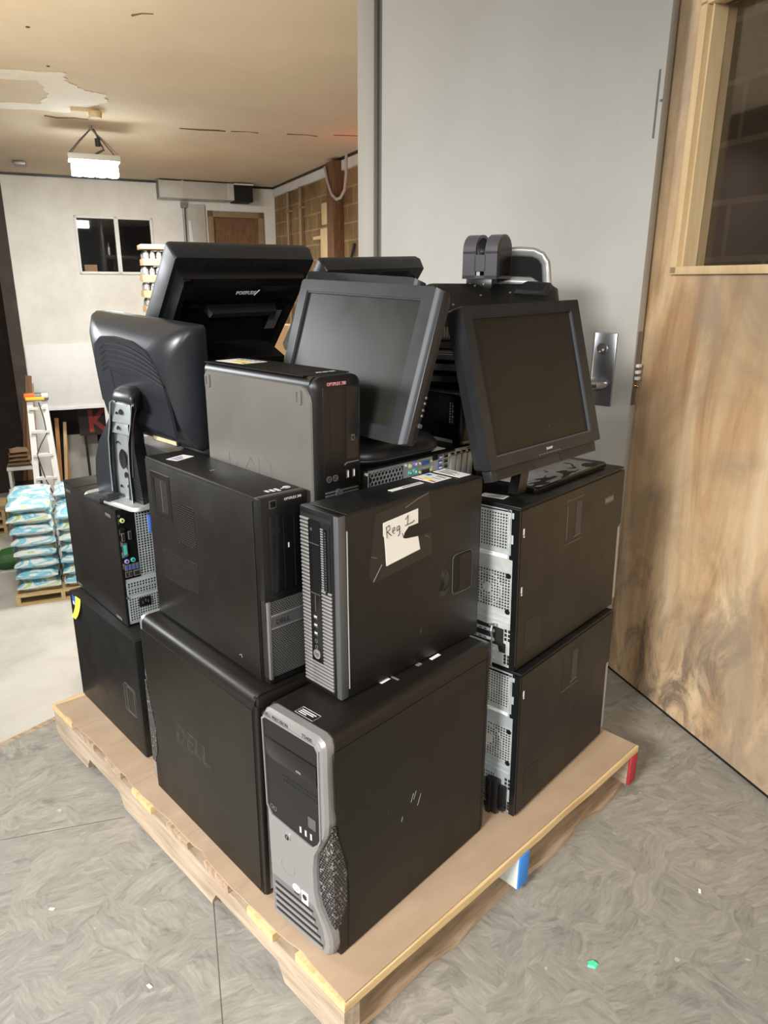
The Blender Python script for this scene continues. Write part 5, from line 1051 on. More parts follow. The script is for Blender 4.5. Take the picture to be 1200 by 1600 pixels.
def square_monitor():
    Rm = boxmat((.287, 1.395, .3785), 47.9, 1.7, (.478, .173, .372), 'a')
    root = thing('square_monitor', 'square dark monitor leaning back on the right tower, dusty wiped base plate', 'monitor', Rm @ T3((.275, .087, .3728)))
    F = rel(root, pose((.313, 1.504, .997), 43.1, 15.74, -1.2)) @ face('front', 0, 0, 0)
    o_ = rrect(-.193, .199, -.158, .156, .003, 3); i_ = rrect(-.169, .169, -.135, .135, .0006, 3)
    mb = MB(F); mb.ring(o_, i_, -.022, 0); fr = mb.out('front_bezel', 'bezel', root)
    mb = MB(F); mb.ring(rrect(-.170, .170, -.136, .136, .0006, 3), rrect(-.1655, .1655, -.1315, .1315, .0006, 3), -.009, -.001); mb.out('inner_rim', 'bezel', fr)
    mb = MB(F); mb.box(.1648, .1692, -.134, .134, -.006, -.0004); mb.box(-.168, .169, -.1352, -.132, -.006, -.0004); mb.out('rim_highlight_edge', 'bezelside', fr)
    mb = MB(F); mb.box(-.1668, .1668, -.1328, .1328, -.014, -.006); mb.out('screen', 'screen2', root)
    mb = MB(F); mb.loft([[(x, y, -.018) for x, y in rrect(-.193, .199, -.158, .156, .004, 3)], [(x, y, -.044) for x, y in rrect(-.190, .196, -.155, .156, .006, 3)], [(x, y, -.056) for x, y in rrect(-.15, .155, -.12, .12, .02, 3)]]); mb.out('back_shell', 'bezel', root)
    mb = MB(F); mb.box(-.186, .186, -.181, -.157, -.030, -.007, .002); sp = mb.out('speaker_bar', 'bezel', root)
    mb = MB(F); mb.box(-.17, -.045, -.1785, -.160, -.0075, -.0064); mb.box(.045, .17, -.1785, -.160, -.0075, -.0064); mb.out('speaker_holes', 'speaker', sp)
    mb = MB(F)
    for k in range(6): mb.box(-.042 + .0145 * k, -.036 + .0145 * k, -.1595, -.1575, -.008, -.0062)
    mb.cyl(.048, -.160, -.008, -.006, .0022, n=8); mb.out('buttons', 'badge', sp)
    text('brand_text', 'SHARP', .0075, 'print', fr, F @ T3((.004, -.1475, .0002)), .0004, 'CENTER', 1.0)
    mb = MB(F)
    for k in range(9): mb.box(-.036 + .0088 * k, -.031 + .0088 * k, -.1545, -.1530, 0, .0004)
    mb.out('small_print', 'printdim', fr)
    mb = MB(F); mb.tube([(.026, -.108, -.0055), (.022, -.098, -.0055), (.024, -.094, -.0055)], .0009, 5); mb.tube([(-.10, -.075, -.0058), (-.112, -.071, -.0058)], .0006, 4); mb.out('smudge', 'dustmark', root)
    mb = MB(); mb.loft([[(x, y, z) for x, y in rrect(-.165 + t, .165 - t, -.062 + t, .062 - t, .014 - t * .5, 4)] for z, t in ((.0004, .002), (.004, 0), (.011, 0), (.0135, .003))]); mb.mi = 1; mb.prism(rrect(-.158, .135, -.056, .050, .010, 4), .0134, .0139); mb.out('base_plate', ['gloss', 'dustfilm'], root)
    def sec(p, w, t): return [(p.x - w, p.y - t, p.z), (p.x + w, p.y - t, p.z), (p.x + w, p.y + t, p.z), (p.x - w, p.y + t, p.z)]
    a = F @ Vector((-.045, -.05, -.05)); b = F @ Vector((-.045, -.160, -.036)); q = Vector((b.x, b.y + .012, .012))
    mb = MB(); mb.loft([sec(q, .016, .012), sec(b, .016, .010), sec(a, .02, .010)]); mb.out('hinge_arm', 'plastic', root)
    mb = MB(); mb.box(.05, .145, .040, .058, .0130, .0145); mb.out('cable_slot', 'dark', root)
    return root
square_monitor()

def pos_terminal(label, scr, basep, yaw, scale=1.0):
    root = thing('payment_terminal', label, 'terminal', Matrix.Translation((basep[0], basep[1], basep[2] + Z0)) @ Matrix.Rotation(rad(yaw), 4, 'Z'))
    Mr = rel(root, pose(*scr)) @ Matrix.Scale(scale, 4); F = Mr @ face('front', 0, 0, 0)
    mb = MB(F); mb.loft([[(x, y, 0) for x, y in rrect(-.182, .182, -.15, .152, .006, 3)], [(x, y, -.030) for x, y in rrect(-.187, .187, -.155, .160, .008, 3)], [(x, y, -.046) for x, y in rrect(-.184, .184, -.152, .156, .008, 3)]]); hs = mb.out('screen_housing', 'bezel', root)
    mb = MB(F); mb.box(-.165, .165, -.135, .14, -.050, -.045); mb.out('screen', 'gloss', root)
    for a0, n in ((-.112, 17), (.020, 18)):
        mb = MB(F)
        for k in range(n): mb.box(a0 + .0061 * k, a0 + .0034 + .0061 * k, .1265, .1405, -.0005, .0008)
        mb.out('vent_slots', 'dark', hs)
    mb = MB(F); mb.loft([[(-.168, .100, 0), (.155, .100, 0), (.160, .122, 0), (-.172, .122, 0)], [(-.164, .098, .030), (.150, .098, .030), (.152, .116, .024), (-.166, .116, .024)]]); mb.box(-.164, .150, .060, .103, .0, .029, .003); bd = mb.out('logo_band', 'gloss', root)
    mb = MB(F); mb.loft([[(-.172, -.13, 0), (-.172, .12, 0), (-.140, .12, 0), (-.140, -.13, 0)], [(-.164, -.12, .030), (-.164, .114, .028), (-.150, .114, .028), (-.150, -.12, .030)]]); mb.out('side_rib', 'plastic', root)
    mb = MB(F); mb.box(-.15, .150, -.12, .064, .0, .010); mb.out('rear_cover', 'gloss', root)
    text('brand_text', 'POSIFLEX', .0125, 'white', bd, F @ T3((.000, .0755, .0292)), .0006, 'CENTER', 1.0, .0004)
    mb = MB(F); mb.tube([(.024, .072, .0295), (.034, .0875, .0295)], .0011, 4); mb.out('logo_stroke', 'white', bd)
    mb = MB(F); mb.loft([[(-.080, .010, .008), (.112, .010, .008), (.112, .030, .008), (-.080, .030, .008)], [(-.076, .012, .034), (.106, .012, .034), (.104, .024, .034), (-.072, .024, .034)]]); mb.out('bracket_bar', 'bezel', root)
    for a, b in ((-.118, .046), (-.122, .028), (.012, .044), (.012, .004), (.128, .044)): mb = MB(F); mb.box(a, a + .026, b, b + .007, .008, .020, .002); mb.out('cable_clip', 'plastic', root)
    mb = MB(F); mb.box(.112, .142, -.055, .005, .009, .0105); mb.out('rating_label', 'printdim', root)
    # neck and foot
    top = Mr @ Vector((-.005, -.075, -.02)); inv = root.matrix_basis.inverted()
    def R4(c, w, d): return [(c[0] - w, c[1] - d, c[2]), (c[0] + w, c[1] - d, c[2]), (c[0] + w, c[1] + d, c[2]), (c[0] - w, c[1] + d, c[2])]
    c = Vector((top.x, top.y - .02, top.z))
    mb = MB(); mb.loft([R4((c.x * .2, c.y * .2, .012), .10, .09), R4((c.x * .7, c.y * .7, c.z * .62), .088, .065), R4((c.x, c.y, c.z * .86), .080, .058), R4((c.x, c.y + .03, c.z * .98), .066, .034)]); mb.out('neck', 'top', root)
    MB().box(-.09, .09, -.08, .08, .0005, .020, .006).out('foot', 'plastic', root)
    return root
pos_terminal('black payment terminal seen from behind with white lettering, tallest on the left', ((-.397, 1.919, 1.1134), 43.7, -40.3, -1.0), (-.43, 1.905, .7585), 43, 1.07)
pos_terminal('second black payment terminal, only its rim showing behind the touchscreens', ((-.081, 2.201, 1.103), 44.2, -39.0, -2.7), (-.129, 2.266, .818), 43)

def bare_stand_monitor():
    root = thing('rear_facing_monitor', 'rounded dark monitor seen from behind on a bare steel stand, far left', 'monitor', TR(-.69, 1.80, .652 + Z0, -38))
    Mr = rel(root, pose((-.559, 1.734, .959), -35.5, -5.8, 3.9)); F = Mr @ face('front', 0, 0, 0)
    lean_ = lambda x, y: x * (.945 + .72 * y) if x < 0 else x * (.99 + .2 * y)     # narrower towards the bottom
    def sec(x0, x1, y0, y1, r_, c): return [(lean_(x, y), y, c) for x, y in rrect(x0, x1, y0, y1, r_, 6)]
    mb = MB(F); mb.loft([sec(-.174, .176, -.144, .144, .012, -.030), sec(-.176, .178, -.146, .146, .014, -.002), sec(-.170, .173, -.136, .143, .020, .016), sec(-.155, .160, -.118, .128, .035, .038), sec(-.132, .140, -.096, .108, .05, .054), sec(-.112, .120, -.078, .088, .05, .060)]); sh_ = mb.out('back_shell', 'graphite', root, 60)
    mb = MB(F); mb.prism([(-.145, -.138), (.155, -.138), (.168, .138), (-.172, .138)], -.034, -.028); mb.out('screen', 'gloss', root)
    # raised rounded panel with curved louvres
    pn = [(-.112, -.05), (-.118, .04), (-.110, .085), (-.085, .104), (-.03, .110), (.03, .106), (.078, .092), (.108, .066), (.128, .02), (.142, -.04), (.152, -.10), (.03, -.088), (-.07, -.072)]
    mb = MB(F); mb.prism(pn, .056, .0625, [(x * .985, y * .985) for x, y in pn]); pb = mb.out('vent_panel', 'graphite', root, 50)
    for k in range(5):
        b = .082 - .0125 * k; x1 = .098 + .008 * k; mb = MB(F); P = []
        for i in range(17):
            t = i / 16; x = -.092 + (x1 + .092) * t; P.append((x, b + .013 - .062 * (t - .36) ** 2 * 1.1 - (.012 * (1 - t / .1) if t < .1 else 0), .0628))
        mb.tube(P, .0017, 5); mb.mi = 1; mb.tube([(x + .001, y - .0022, z + .0006) for x, y, z in P], .0006, 4); mb.out('louvre', ['dark', 'bezelside'], pb)
    mb = MB(F); mb.tube([(.01, .022, .0628), (-.058, .030, .0628), (-.052, -.02, .0628)], .0006, 4); mb.tube([(.05, -.05, .0628), (.075, -.056, .0628)], .0006, 4); mb.out('cover_seam', 'groove', pb)
    mb = MB(F); mb.box(.020, .112, -.137, -.110, .018, .030, .003); mb.mi = 1; mb.box(.024, .108, -.134, -.113, .029, .0308); mb.out('rating_label', ['graphite', 'cream'], root)
    # stand: steel channel between two curved plastic shells
    st = []
    for x0, x1, z, y in ((-.016, .066, .006, -.012), (-.008, .070, .10, -.022), (.004, .082, .17, -.034), (.022, .102, .215, -.044), (.038, .120, .266, -.056)): st.append([(x0, y, z), (x1, y, z), (x1, y + .004, z), (x0, y + .004, z)])
    mb = MB(); mb.loft(st)
    for s_, w in ((0, -1), (1, 1)):
        mb.loft([[(q[s_][0], q[0][1] - .022, q[0][2]), (q[s_][0] + .003 * w, q[0][1] - .022, q[0][2]), (q[s_][0] + .003 * w, q[0][1] + .002, q[0][2]), (q[s_][0], q[0][1] + .002, q[0][2])] for q in st])
    ch = mb.out('steel_channel', 'zinc', root)
    mb = MB(); mb.box(.016, .088, -.050, -.040, .186, .214, .002); mb.box(.030, .108, -.060, -.046, .216, .264, .002); mb.out('hinge_plate', 'zinc', ch)
    mb = MB(face('front', 0, 0, 0)); H_ = lambda a, b, r1, r2: mb.prism([(a + r1 * math.cos(2 * PI * i / 16), b + r2 * math.sin(2 * PI * i / 16)) for i in range(16)], .010 + b * .16, .0145 + b * .18)
    for q in ((.044, .118, .014, .024), (.046, .075, .005, .007), (.030, .16, .003, .003), (.018, .04, .003, .003), (.05, .045, .003, .003)): mb = MB(face('front', 0, 0, 0)); H_(*q); mb.out('channel_hole', 'dark', ch)
    for q in ((.048, .202, .004, .004), (.070, .244, .007, .006), (.052, .240, .003, .003)): mb = MB(face('front', 0, 0, 0) @ T3((0, 0, .008))); H_(*q); mb.out('hinge_hole', 'dark', ch)
    def shell(name, L, R_):
        m_ = MB(); m_.loft([[(a[0], -.020 - .12 * a[1], a[1]), (b[0], -.024 - .14 * a[1], b[1]), (b[0], .022 - .10 * a[1], b[1]), (a[0], .030 - .10 * a[1], a[1])] for a, b in zip(L, R_)]); return m_.out(name, 'graphite', root, 50)
    shell('left_shell', [(-.096, .001), (-.098, .05), (-.086, .10), (-.056, .152), (-.016, .195), (.026, .240), (.050, .272)], [(-.018, .001), (-.014, .05), (-.006, .10), (.006, .155), (.018, .198), (.034, .240), (.054, .272)])
    rs = shell('right_shell', [(.066, .001), (.074, .05), (.084, .105), (.094, .155), (.106, .20), (.120, .240), (.138, .270)], [(.130, .001), (.130, .05), (.128, .10), (.126, .155), (.132, .20), (.142, .240), (.154, .270)])
    mb = MB()
    for k in range(10): mb.tube([(.088 + .003 * k * .3, -.0245 - .0012 * k, .03 + .0085 * k), (.126, -.0280 - .0012 * k, .022 + .0085 * k)], .0014, 4)
    mb.out('shell_louvre', 'dark', rs)
    mb = MB(); mb.tube([(.146, -.062, .266), (.126, -.056, .235), (.108, -.050, .19), (.096, -.042, .14), (.088, -.036, .08)], .0022, 6); mb.out('grey_cable', 'edge', root)
    mb = MB(); mb.loft([[(x, y, z) for x, y in rrect(x0, x1, -.085 + t_, -.015, .016, 4)] for x0, x1, z, t_ in ((.066, .150, .272, .006), (.062, .152, .282, .004), (.068, .148, .294, .010), (.085, .135, .302, .022))]); mb.out('hinge_cover', 'graphite', root, 60)
    mb = MB(face('front', 0, 0, 0)); mb.cyl(.144, .270, .04, .070, .013, n=16); mb.mi = 1; mb.cyl(.144, .270, .070, .073, .006, n=12); mb.out('hinge_bolt', ['plastic', 'chrome'], root)
    MB().box(.07, .15, -.05, .02, .252, .285).out('hinge_block', 'plastic', root)
    mb = MB(); mb.loft([[(x, y, z) for x, y in rrect(-.104, .132, -.060 + t, .075 - t, .02, 4)] for z, t in ((.0005, .0), (.006, 0), (.010, .004))]); fp = mb.out('foot_plate', 'zincdust', root)
    mb = MB(); mb.box(-.07, .0, -.072, -.020, .0008, .014, .004); mb.box(-.005, .030, -.066, -.03, .008, .028, .006); mb.out('foot_clip', 'graphite', fp)
    for o in list(root.children):                                   # the column leans forward to its hinge
        dx, k = {'steel_channel': (.022, 1.12), 'left_shell': (.030, 1.0), 'right_shell': (.004, 1.0), 'grey_cable': (.018, 1.05), 'hinge_cover': (.022, .85), 'hinge_bolt': (.020, .85), 'hinge_block': (.02, .8), 'foot_plate': (.030, 0)}.get(o.name.split('.')[0], (0, 0))
        if dx:
            for q in [o] + list(o.children):
                for v in q.data.vertices: v.co.x += dx + k * max(0, -v.co.y - .01)
    return root
bare_stand_monitor()

def dusty_monitor():
    root = thing('dusty_monitor', 'dusty black monitor lying face down with a curved bracket and silver handle on top', 'monitor', TR(.264, 1.90, .949 + Z0, -6))
    Mr = rel(root, pose((.262, 1.898, 1.114), -5, 54.5, 0)); F = Mr @ face('front', 0, 0, 0)
    mb = MB(F); mb.loft([[(x, y, -.026) for x, y in rrect(-.172, .178, -.114, .122, .008, 3)], [(x, y, -.014) for x, y in rrect(-.176, .182, -.122, .126, .010, 3)], [(x, y, -.002) for x, y in rrect(-.165, .172, -.110, .122, .02, 3)], [(x, y, .006) for x, y in rrect(-.13, .14, -.06, .11, .03, 3)]]); mb.out('back_shell', 'top', root)
    mb = MB(F); mb.box(-.160, .165, -.095, .11, -.029, -.025); mb.out('screen', 'gloss', root)
    mb = MB(F); mb.box(-.12, .02, -.112, -.062, -.004, .0035, .002); vb = mb.out('vent_block', 'plastic', root)
    mb = MB(F)
    for k in range(22): mb.box(-.117 + .0062 * k, -.1138 + .0062 * k, -.106, -.066, .003, .0052)
    mb.out('vent_slats', 'badge', vb)
    mb = MB(F); mb.prism([(.060, .070), (.098, .118), (.168, .112), (.150, .060)], .0, .014, [(.070, .076), (.100, .112), (.158, .106), (.142, .066)]); v2 = mb.out('raised_vent', 'bezel', root)
    mb = MB(F)
    for k in range(10): mb.tube([(.072 + .0065 * k, .078 - .001 * k, .0145), (.096 + .0055 * k, .108 - .0008 * k, .0145)], .0011, 4)
    mb.out('vent_slats', 'groove', v2)
    mb = MB(F)
    for a, b in ((-.09, .02), (.055, .072), (-.035, .100), (-.02, .060)): mb.cyl(a, b, .0045, .0085, .003, n=8)
    mb.out('screw', 'edge', root)
    MB().box(-.03, .13, .075, .135, .0005, .16, .01).out('foot', 'plastic', root)
    # bracket
    bm_ = rel(root, Matrix.Translation((.243, 1.978, 1.182 + Z0)) @ Matrix.Rotation(rad(-33), 4, 'Z') @ Matrix.Diagonal((1.22, 1.2, 1.06, 1)))
    def arch(x0, x1, z0, t=.007):
        pts = [(0, z0)]; pts += [(.0, .080)] if z0 < .08 else []
        pts += [(.038 - .038 * math.cos(rad(a)), .080 + .036 * math.sin(rad(a))) for a in range(10, 181, 10)] + [(.076, .03)]
        n = len(pts); L_ = []
        for i in range(n):
            a = Vector(pts[max(0, i - 1)]); b = Vector(pts[min(n - 1, i + 1)]); d_ = (b - a).normalized(); nn = Vector((d_.y, -d_.x)) * t
            L_.append([(x0, pts[i][0], pts[i][1]), (x1, pts[i][0], pts[i][1]), (x1, pts[i][0] + nn.x, pts[i][1] + nn.y), (x0, pts[i][0] + nn.x, pts[i][1] + nn.y)])
        return L_
    mb = MB(bm_); mb.loft(arch(-.040, -.010, .070)); mb.loft(arch(.012, .040, .070)); mb.loft(arch(-.012, .014, .070)[0:1] * 1 + [[(-.012, .0, .050), (.014, .0, .050), (.014, .007, .050), (-.012, .007, .050)]]) if False else None
    mb.box(-.040, -.0095, 0, .007, .012, .076); mb.box(.0115, .040, 0, .007, .012, .076); mb.box(-.012, .014, 0, .007, .030, .068); mb.loft([[(x, .070, z), (x, .077, z), (x, .077, .03), (x, .070, .03)] for x, z in ((-.040, .075), (.040, .075))]); mb.prism([(-.040, .0), (.040, .0), (.040, .074), (-.040, .074)], .013, .020)
    br = mb.out('stand_bracket', 'pewter', root, 50)
    mb = MB(bm_); mb.loft([[(.0405, y, z) for y, z in ((.004, .014), (.072, .03), (.072, .085), (.06, .106), (.038, .112), (.016, .106), (.004, .085))], [(.037, y, z) for y, z in ((.004, .014), (.072, .03), (.072, .085), (.06, .106), (.038, .112), (.016, .106), (.004, .085))]]); mb.out('bracket_web', 'gloss', br)
    mb = MB(bm_); mb.box(-.032, .030, .002, .03, -.012, .014, .003); mb.mi = 1
    for x in (-.02, .012): mb.cyl(x, .0, -.002, .002, .002, n=6)
    mb.out('bracket_foot', ['plastic', 'chrome'], br)
    # silver handle frame
    hm = rel(root, Matrix.Translation((.36, 2.055, 1.177 + Z0)) @ Matrix.Rotation(rad(-10), 4, 'Z')) @ face('front', 0, 0, 0)
    P = [(-.105, .083, 0), (-.05, .086, 0), (.0, .088, 0), (.035, .086, 0), (.056, .077, 0), (.069, .060, 0), (.073, .035, 0), (.076, .01, 0), (.080, -.035, 0)]
    mb = MB(hm); mb.tube(P, .0150, 12, flat=.7); hd = mb.out('handle', 'handle', root, 60)
    mb = MB(hm); mb.prism([(-.105, -.03), (.070, -.03), (.066, .03), (.060, .058), (.048, .070), (.03, .076), (-.105, .074)], -.012, -.004); mb.out('handle_panel', 'gloss', hd)
    mb = MB(hm); mb.tube([(-.105, .0, .012), (-.04, .012, .014), (.03, .010, .014), (.056, -.004, .012), (.064, -.03, .01)], .0145, 10); mb.out('lower_lip', 'handle', hd, 60)
    MB(hm).box(-.09, .06, -.15, -.02, -.02, .0).out('handle_post', 'plastic', hd)
    return root
dusty_monitor()

# thin devices stacked flat under the dusty monitor
for i, (z, h, lab, m1, m2, dx) in enumerate(((.949, .030, 'lowest thin device of the flat stack, grey wedge top', 'top', 'slat', 0), (.980, .026, 'middle thin device of the flat stack, pale silver edge', 'plastic', 'silverstrip', .012), (1.007, .022, 'topmost thin device of the flat stack, narrow silver edge', 'plastic', 'silverstrip', .004))):
    t = thing('slim_device', lab, 'device', TR(.171 + dx, 1.834, z + Z0, -26))
    MB().box(-.15, .15, -.11, -.02 if i else .06, 0, h, .004).out('body', m1, t)
    if i == 0: mb = MB(); mb.loft([[(-.15, -.114, .012), (.15, -.114, .012), (.15, -.06, .027), (-.15, -.06, .027)], [(-.15, -.114, .024), (.15, -.114, .024), (.15, -.06, .033), (-.15, -.06, .033)]]); mb.out('wedge_cover', 'edge', t)
    else: MB().box(-.151, .151, -.114, -.107, h * .25, h * .85, .002).out('front_trim', m2, t)

# ------------------------------------------------------------------ things on the hall floor
def hall_pallet(name, label, X0, X1, Y0, Y1, z, m='pine', group=None):
    t = thing(name, label, 'pallet', Matrix.Translation(hall(X0, Y0, z)) @ Matrix.Rotation(HA, 4, 'Z'), group); w, d = X1 - X0, Y1 - Y0
    for k in range(6): MB().box(0, w, d * k / 6, d * k / 6 + d * .12, .105, .125).out('deck_board', m, t)
    for x in (0, w / 2 - .02, w - .04): MB().box(x, x + .045, 0, d, .02, .105).out('stringer', m, t)
    for y in (0, d / 2, d - .1): MB().box(0, w, y, y + .1, 0, .02).out('bottom_board', m, t)
    return t
hall_pallet('wooden_pallet', 'pale pallet under the wrapped bags in the hall', -.88, .12, 8.75, 9.75, ZF + .001)
def bag(w, d, h, seed):
    m_ = MB(); bmesh.ops.create_cube(m_.bm, size=1); bmesh.ops.subdivide_edges(m_.bm, edges=m_.bm.edges[:], cuts=6, use_grid_fill=True); r_ = random.Random(seed); ph = [r_.uniform(0, 6) for _ in range(6)]
    for v in m_.bm.verts:
        x, y, z = v.co * 2; ex, ey = 1 - abs(x) ** 5, 1 - abs(y) ** 5
        t = max(0.12, (max(0, ex) ** .5) * (max(0, ey) ** .5))
        v.co = Vector((x * w / 2 * (1 + .03 * math.sin(4 * y + ph[0])), y * d / 2 * (1 + .03 * math.sin(4 * x + ph[1])), z * h / 2 * t + .006 * math.sin(5 * x + ph[2]) * math.sin(4 * y + ph[3]) * t))
    return m_
protos = [bag(.462, .47, .128, s_).out('plastic_bag', 'bag') for s_ in range(4)]
first = set(); BL = 'blue, green and white plastic bag in the wrapped stack by the ladder'
for k in range(8):
    for ix in range(2):
        for iy in range(2):
            if k == 7 and iy == 0 and ix == 1: continue
            i = (k * 3 + ix * 2 + iy) % 4
            o = protos[i] if i not in first else protos[i].copy()
            if i in first: COL.objects.link(o)
            first.add(i)
            o.matrix_world = Matrix.Translation(hall(-.62 + .50 * ix + rng.uniform(-.008, .008), 9.02 + .51 * iy + rng.uniform(-.008, .008), ZF + .126 + .070 + .137 * k)) @ Matrix.Rotation(HA + rng.uniform(-.025, .025) + (PI if (k + ix) % 2 else 0), 4, 'Z')
            tag(o, BL, 'bag', 'bags in the wrapped stack')
# wrapped stack of bottle trays
tp = thing('bottle_tray', 'tan tray of clear bottles in the tall stack behind the terminals', 'tray', Matrix.Identity(4), 'trays in the tall stack')
mb = MB(); mb.box(-.27, .27, -.2, .2, 0, .006); mb.box(-.27, .27, -.2, -.194, 0, .075); mb.box(-.27, .27, .194, .2, 0, .075); mb.box(-.27, -.264, -.2, .2, 0, .075); mb.box(.264, .27, -.2, .2, 0, .075); mb.out('tray_board', 'tray', tp)
mb = MB()
for i in range(7):
    for j in (0, 1, 4): mb.cyl(-.225 + .075 * i, -.155 + .075 * j, .007, .130, .034, n=10); mb.cyl(-.225 + .075 * i, -.155 + .075 * j, .130, .170, .034, .014, n=10)
b_ = mb.out('bottles', 'bottles', tp); b_['kind'] = 'stuff'
NT = 21
for k in range(NT):
    t = tp if k == 0 else copy_tree(tp)
    t.matrix_world = Matrix.Translation(hall(1.22 + rng.uniform(-.012, .012), 9.82, ZF + .126 + .1845 * k)) @ Matrix.Rotation(HA, 4, 'Z')
mb = MB(Matrix.Translation(hall(1.22, 9.82, ZF + .126 + .1845 * NT)) @ Matrix.Rotation(HA, 4, 'Z')); mb.box(-.28, .28, -.21, .21, 0, .055, .004); tag(mb.out('tray_lid', 'tray'), 'empty tan lid on top of the tall tray stack', 'lid')
hall_pallet('wooden_pallet', 'pallet under the tall stack of bottle trays', .94, 1.5, 9.6, 10.04, ZF + .001)
# cartons behind, between the terminals
for k in range(7):
    t = thing('carton', 'brown carton in the stack glimpsed between the terminals', 'carton', Matrix.Translation(hall(2.5, 8.9, ZF + .001 + .448 * k)) @ Matrix.Rotation(HA + rng.uniform(-.04, .04), 4, 'Z'), 'cartons glimpsed between the terminals')
    MB().box(-.24, .24, -.2, .2, 0, .446, .004).out('box', 'tray', t); MB().box(-.03, .03, -.202, .202, .12, .4475).out('tape_strip', 'cream', t)
# ladder
ld = thing('step_ladder', 'white step ladder with an orange and yellow cap by the end wall', 'ladder', Matrix.Translation(hall(-.44, 10.4, ZF)) @ Matrix.Rotation(HA, 4, 'Z'))
LH = 2.24
for sx_ in (-1, 1):
    mb = MB(); mb.loft([[(sx_ * .16 - .035, -.55, 0), (sx_ * .16 + .035, -.55, 0), (sx_ * .16 + .035, -.50, 0), (sx_ * .16 - .035, -.50, 0)], [(sx_ * .085 - .035, -.06, LH - .08), (sx_ * .085 + .035, -.06, LH - .08), (sx_ * .085 + .035, -.01, LH - .08), (sx_ * .085 - .035, -.01, LH - .08)]]); mb.out('rail', 'ladderwhite', ld)
    mb = MB(); mb.loft([[(sx_ * .16 - .02, .25, 0), (sx_ * .16 + .02, .25, 0), (sx_ * .16 + .02, .29, 0), (sx_ * .16 - .02, .29, 0)], [(sx_ * .10 - .02, .02, LH - .08), (sx_ * .10 + .02, .02, LH - .08), (sx_ * .10 + .02, .05, LH - .08), (sx_ * .10 - .02, .05, LH - .08)]]); mb.out('rear_leg', 'ladderwhite', ld)
for k in range(7):
    f = (k + 1) / 7.6; MB().box(-.16 + .07 * f, .16 - .07 * f, -.55 + .49 * f - .02, -.50 + .49 * f + .03, LH * f - .02, LH * f + .01).out('step', 'ladderwhite', ld)
mb = MB(); mb.box(-.14, .14, -.10, .08, LH - .085, LH, .01); cp = mb.out('top_cap', 'metaldark', ld)
mb = MB(); mb.box(-.142, -.02, -.105, -.0, LH - .045, LH + .004, .004); mb.out('orange_corner', 'orange', cp)
mb = MB(); mb.box(-.13, .09, -.108, -.09, LH - .075, LH - .035, .003); mb.out('yellow_badge', 'amber', cp)
mb = MB(); mb.box(.06, .142, -.106, -.0, LH - .05, LH + .003, .004); mb.out('pale_corner', 'cart', cp)
mb = MB(ld.matrix_world.copy()); P = [(.02, -.13, LH - .1), (.05, -.16, LH - .5), (-.06, -.24, LH - .75), (.0, -.31, LH - 1.1), (.06, -.36, LH - 1.4), (-.03, -.40, LH - 1.65), (.04, -.5, LH - 2.0)]
pp = []
for i in range(len(P) - 1):
    for t in (0, .5): pp.append(tuple(P[i][c] + (P[i + 1][c] - P[i][c]) * t + (.02 * math.sin(i * 2 + t * 3) if c == 0 else 0) for c in range(3)))
mb.tube(pp, .007, 6); tag(mb.out('cable', 'blackcable'), 'thin dark cord draped down the white step ladder', 'cord')
# cart with brown sacks, leaning planks
ct = thing('utility_cart', 'white metal cart beside the dark wall, crate on its lower shelf', 'cart', Matrix.Translation(hall(-.76, 11.1, ZF)) @ Matrix.Rotation(HA, 4, 'Z'))
for x in (-.17, .15):
    for y in (-.15, .15): MB().box(x - .018, x + .018, y - .018, y + .018, 0, 1.15).out('post', 'cart', ct)
for z in (1.12, .60): MB().box(-.20, .18, -.18, .18, z, z + .04, .004).out('shelf', 'cart', ct)
cr = thing('crate', 'dark open mesh crate on the white cart', 'crate', Matrix.Translation(hall(-.76, 11.1, ZF + .6405)) @ Matrix.Rotation(HA, 4, 'Z'))
MB().box(-.14, .12, -.12, .12, 0, .26, .006).out('basket', 'plastic', cr); mb = MB(face('front', 0, 0, 0) @ T3((0, 0, .122))); mb.grid(-.13, .11, .02, .25, 8, 7, .008, 0, .004); mb.out('mesh_front', 'metaldark', cr)
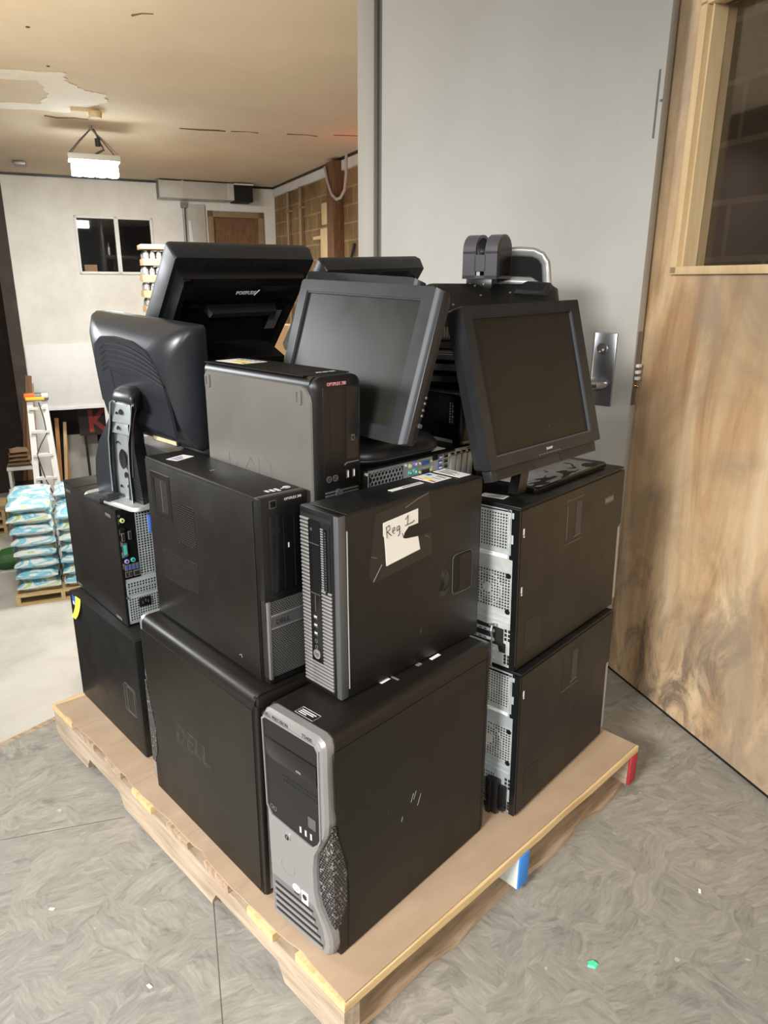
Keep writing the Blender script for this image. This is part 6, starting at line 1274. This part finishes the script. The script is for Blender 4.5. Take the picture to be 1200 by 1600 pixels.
for k in range(4):
    mb = bag(.29 - .02 * k, .28, .050, 30 + k); mb.bm.verts.ensure_lookup_table()
    o = mb.out('brown_sack', 'sack'); o.matrix_world = Matrix.Translation(hall(-.80 + .01 * (k % 2), 11.1, ZF + 1.161 + .034 + .058 * k)) @ Matrix.Rotation(HA + .04 * k, 4, 'Z')
    tag(o, ['lowest brown folded sack on the white cart', 'second brown sack from the bottom on the white cart', 'third brown sack from the bottom on the white cart', 'topmost brown sack on the white cart'][k], 'sack')
mb = MB(Matrix.Translation(hall(-.598, 10.94, ZF + 1.2115)) @ Matrix.Rotation(HA, 4, 'Z') @ Matrix.Rotation(PI / 2, 4, 'X')); c = [(.05 * math.cos(2 * PI * i / 20), .05 * math.sin(2 * PI * i / 20)) for i in range(20)]; mb.ring(c, [(x * .55, y * .55) for x, y in c], -.3, .0); tag(mb.out('paper_roll', 'ladderwhite'), 'white roll lying beside the brown sacks on the cart', 'roll')
for i, (x, t, m_) in enumerate(((-.80, 6, 'brownwood'), (-.70, 4, 'pineold'), (-.88, 7, 'brownwood'))):
    mb = MB(Matrix.Translation(hall(x, 11.55 + .07 * i, ZF)) @ Matrix.Rotation(HA, 4, 'Z') @ Matrix.Rotation(rad(t), 4, 'Y')); mb.box(-.04, .04, -.015, .015, 0, 2.35 - .12 * i); tag(mb.out('wood_plank', m_), ['dark tall plank leaning in the corner behind the cart', 'greyish plank leaning nearest the white end wall', 'short dark plank leaning behind the sacks'][i], 'plank')
for k in range(3): hall_pallet('wooden_pallet', ['lowest pallet of the small stack at the left picture edge', 'middle pallet of the small stack at the left picture edge', 'top pallet of the small stack at the left picture edge'][k], -1.58, -1.14, 11.62, 12.4, ZF + .001 + .127 * k)
gb = bag(.34, .4, .22, 77); o = gb.out('green_sack', 'green'); o.matrix_world = Matrix.Translation(hall(-1.0, 10.2, ZF + .11)) @ Matrix.Rotation(HA, 4, 'Z'); tag(o, 'dark green sack on the floor left of the wrapped bags', 'sack')
for o in list(bpy.data.objects):
    if o.type == 'LIGHT' and 'label' not in o: o['kind'] = 'structure'
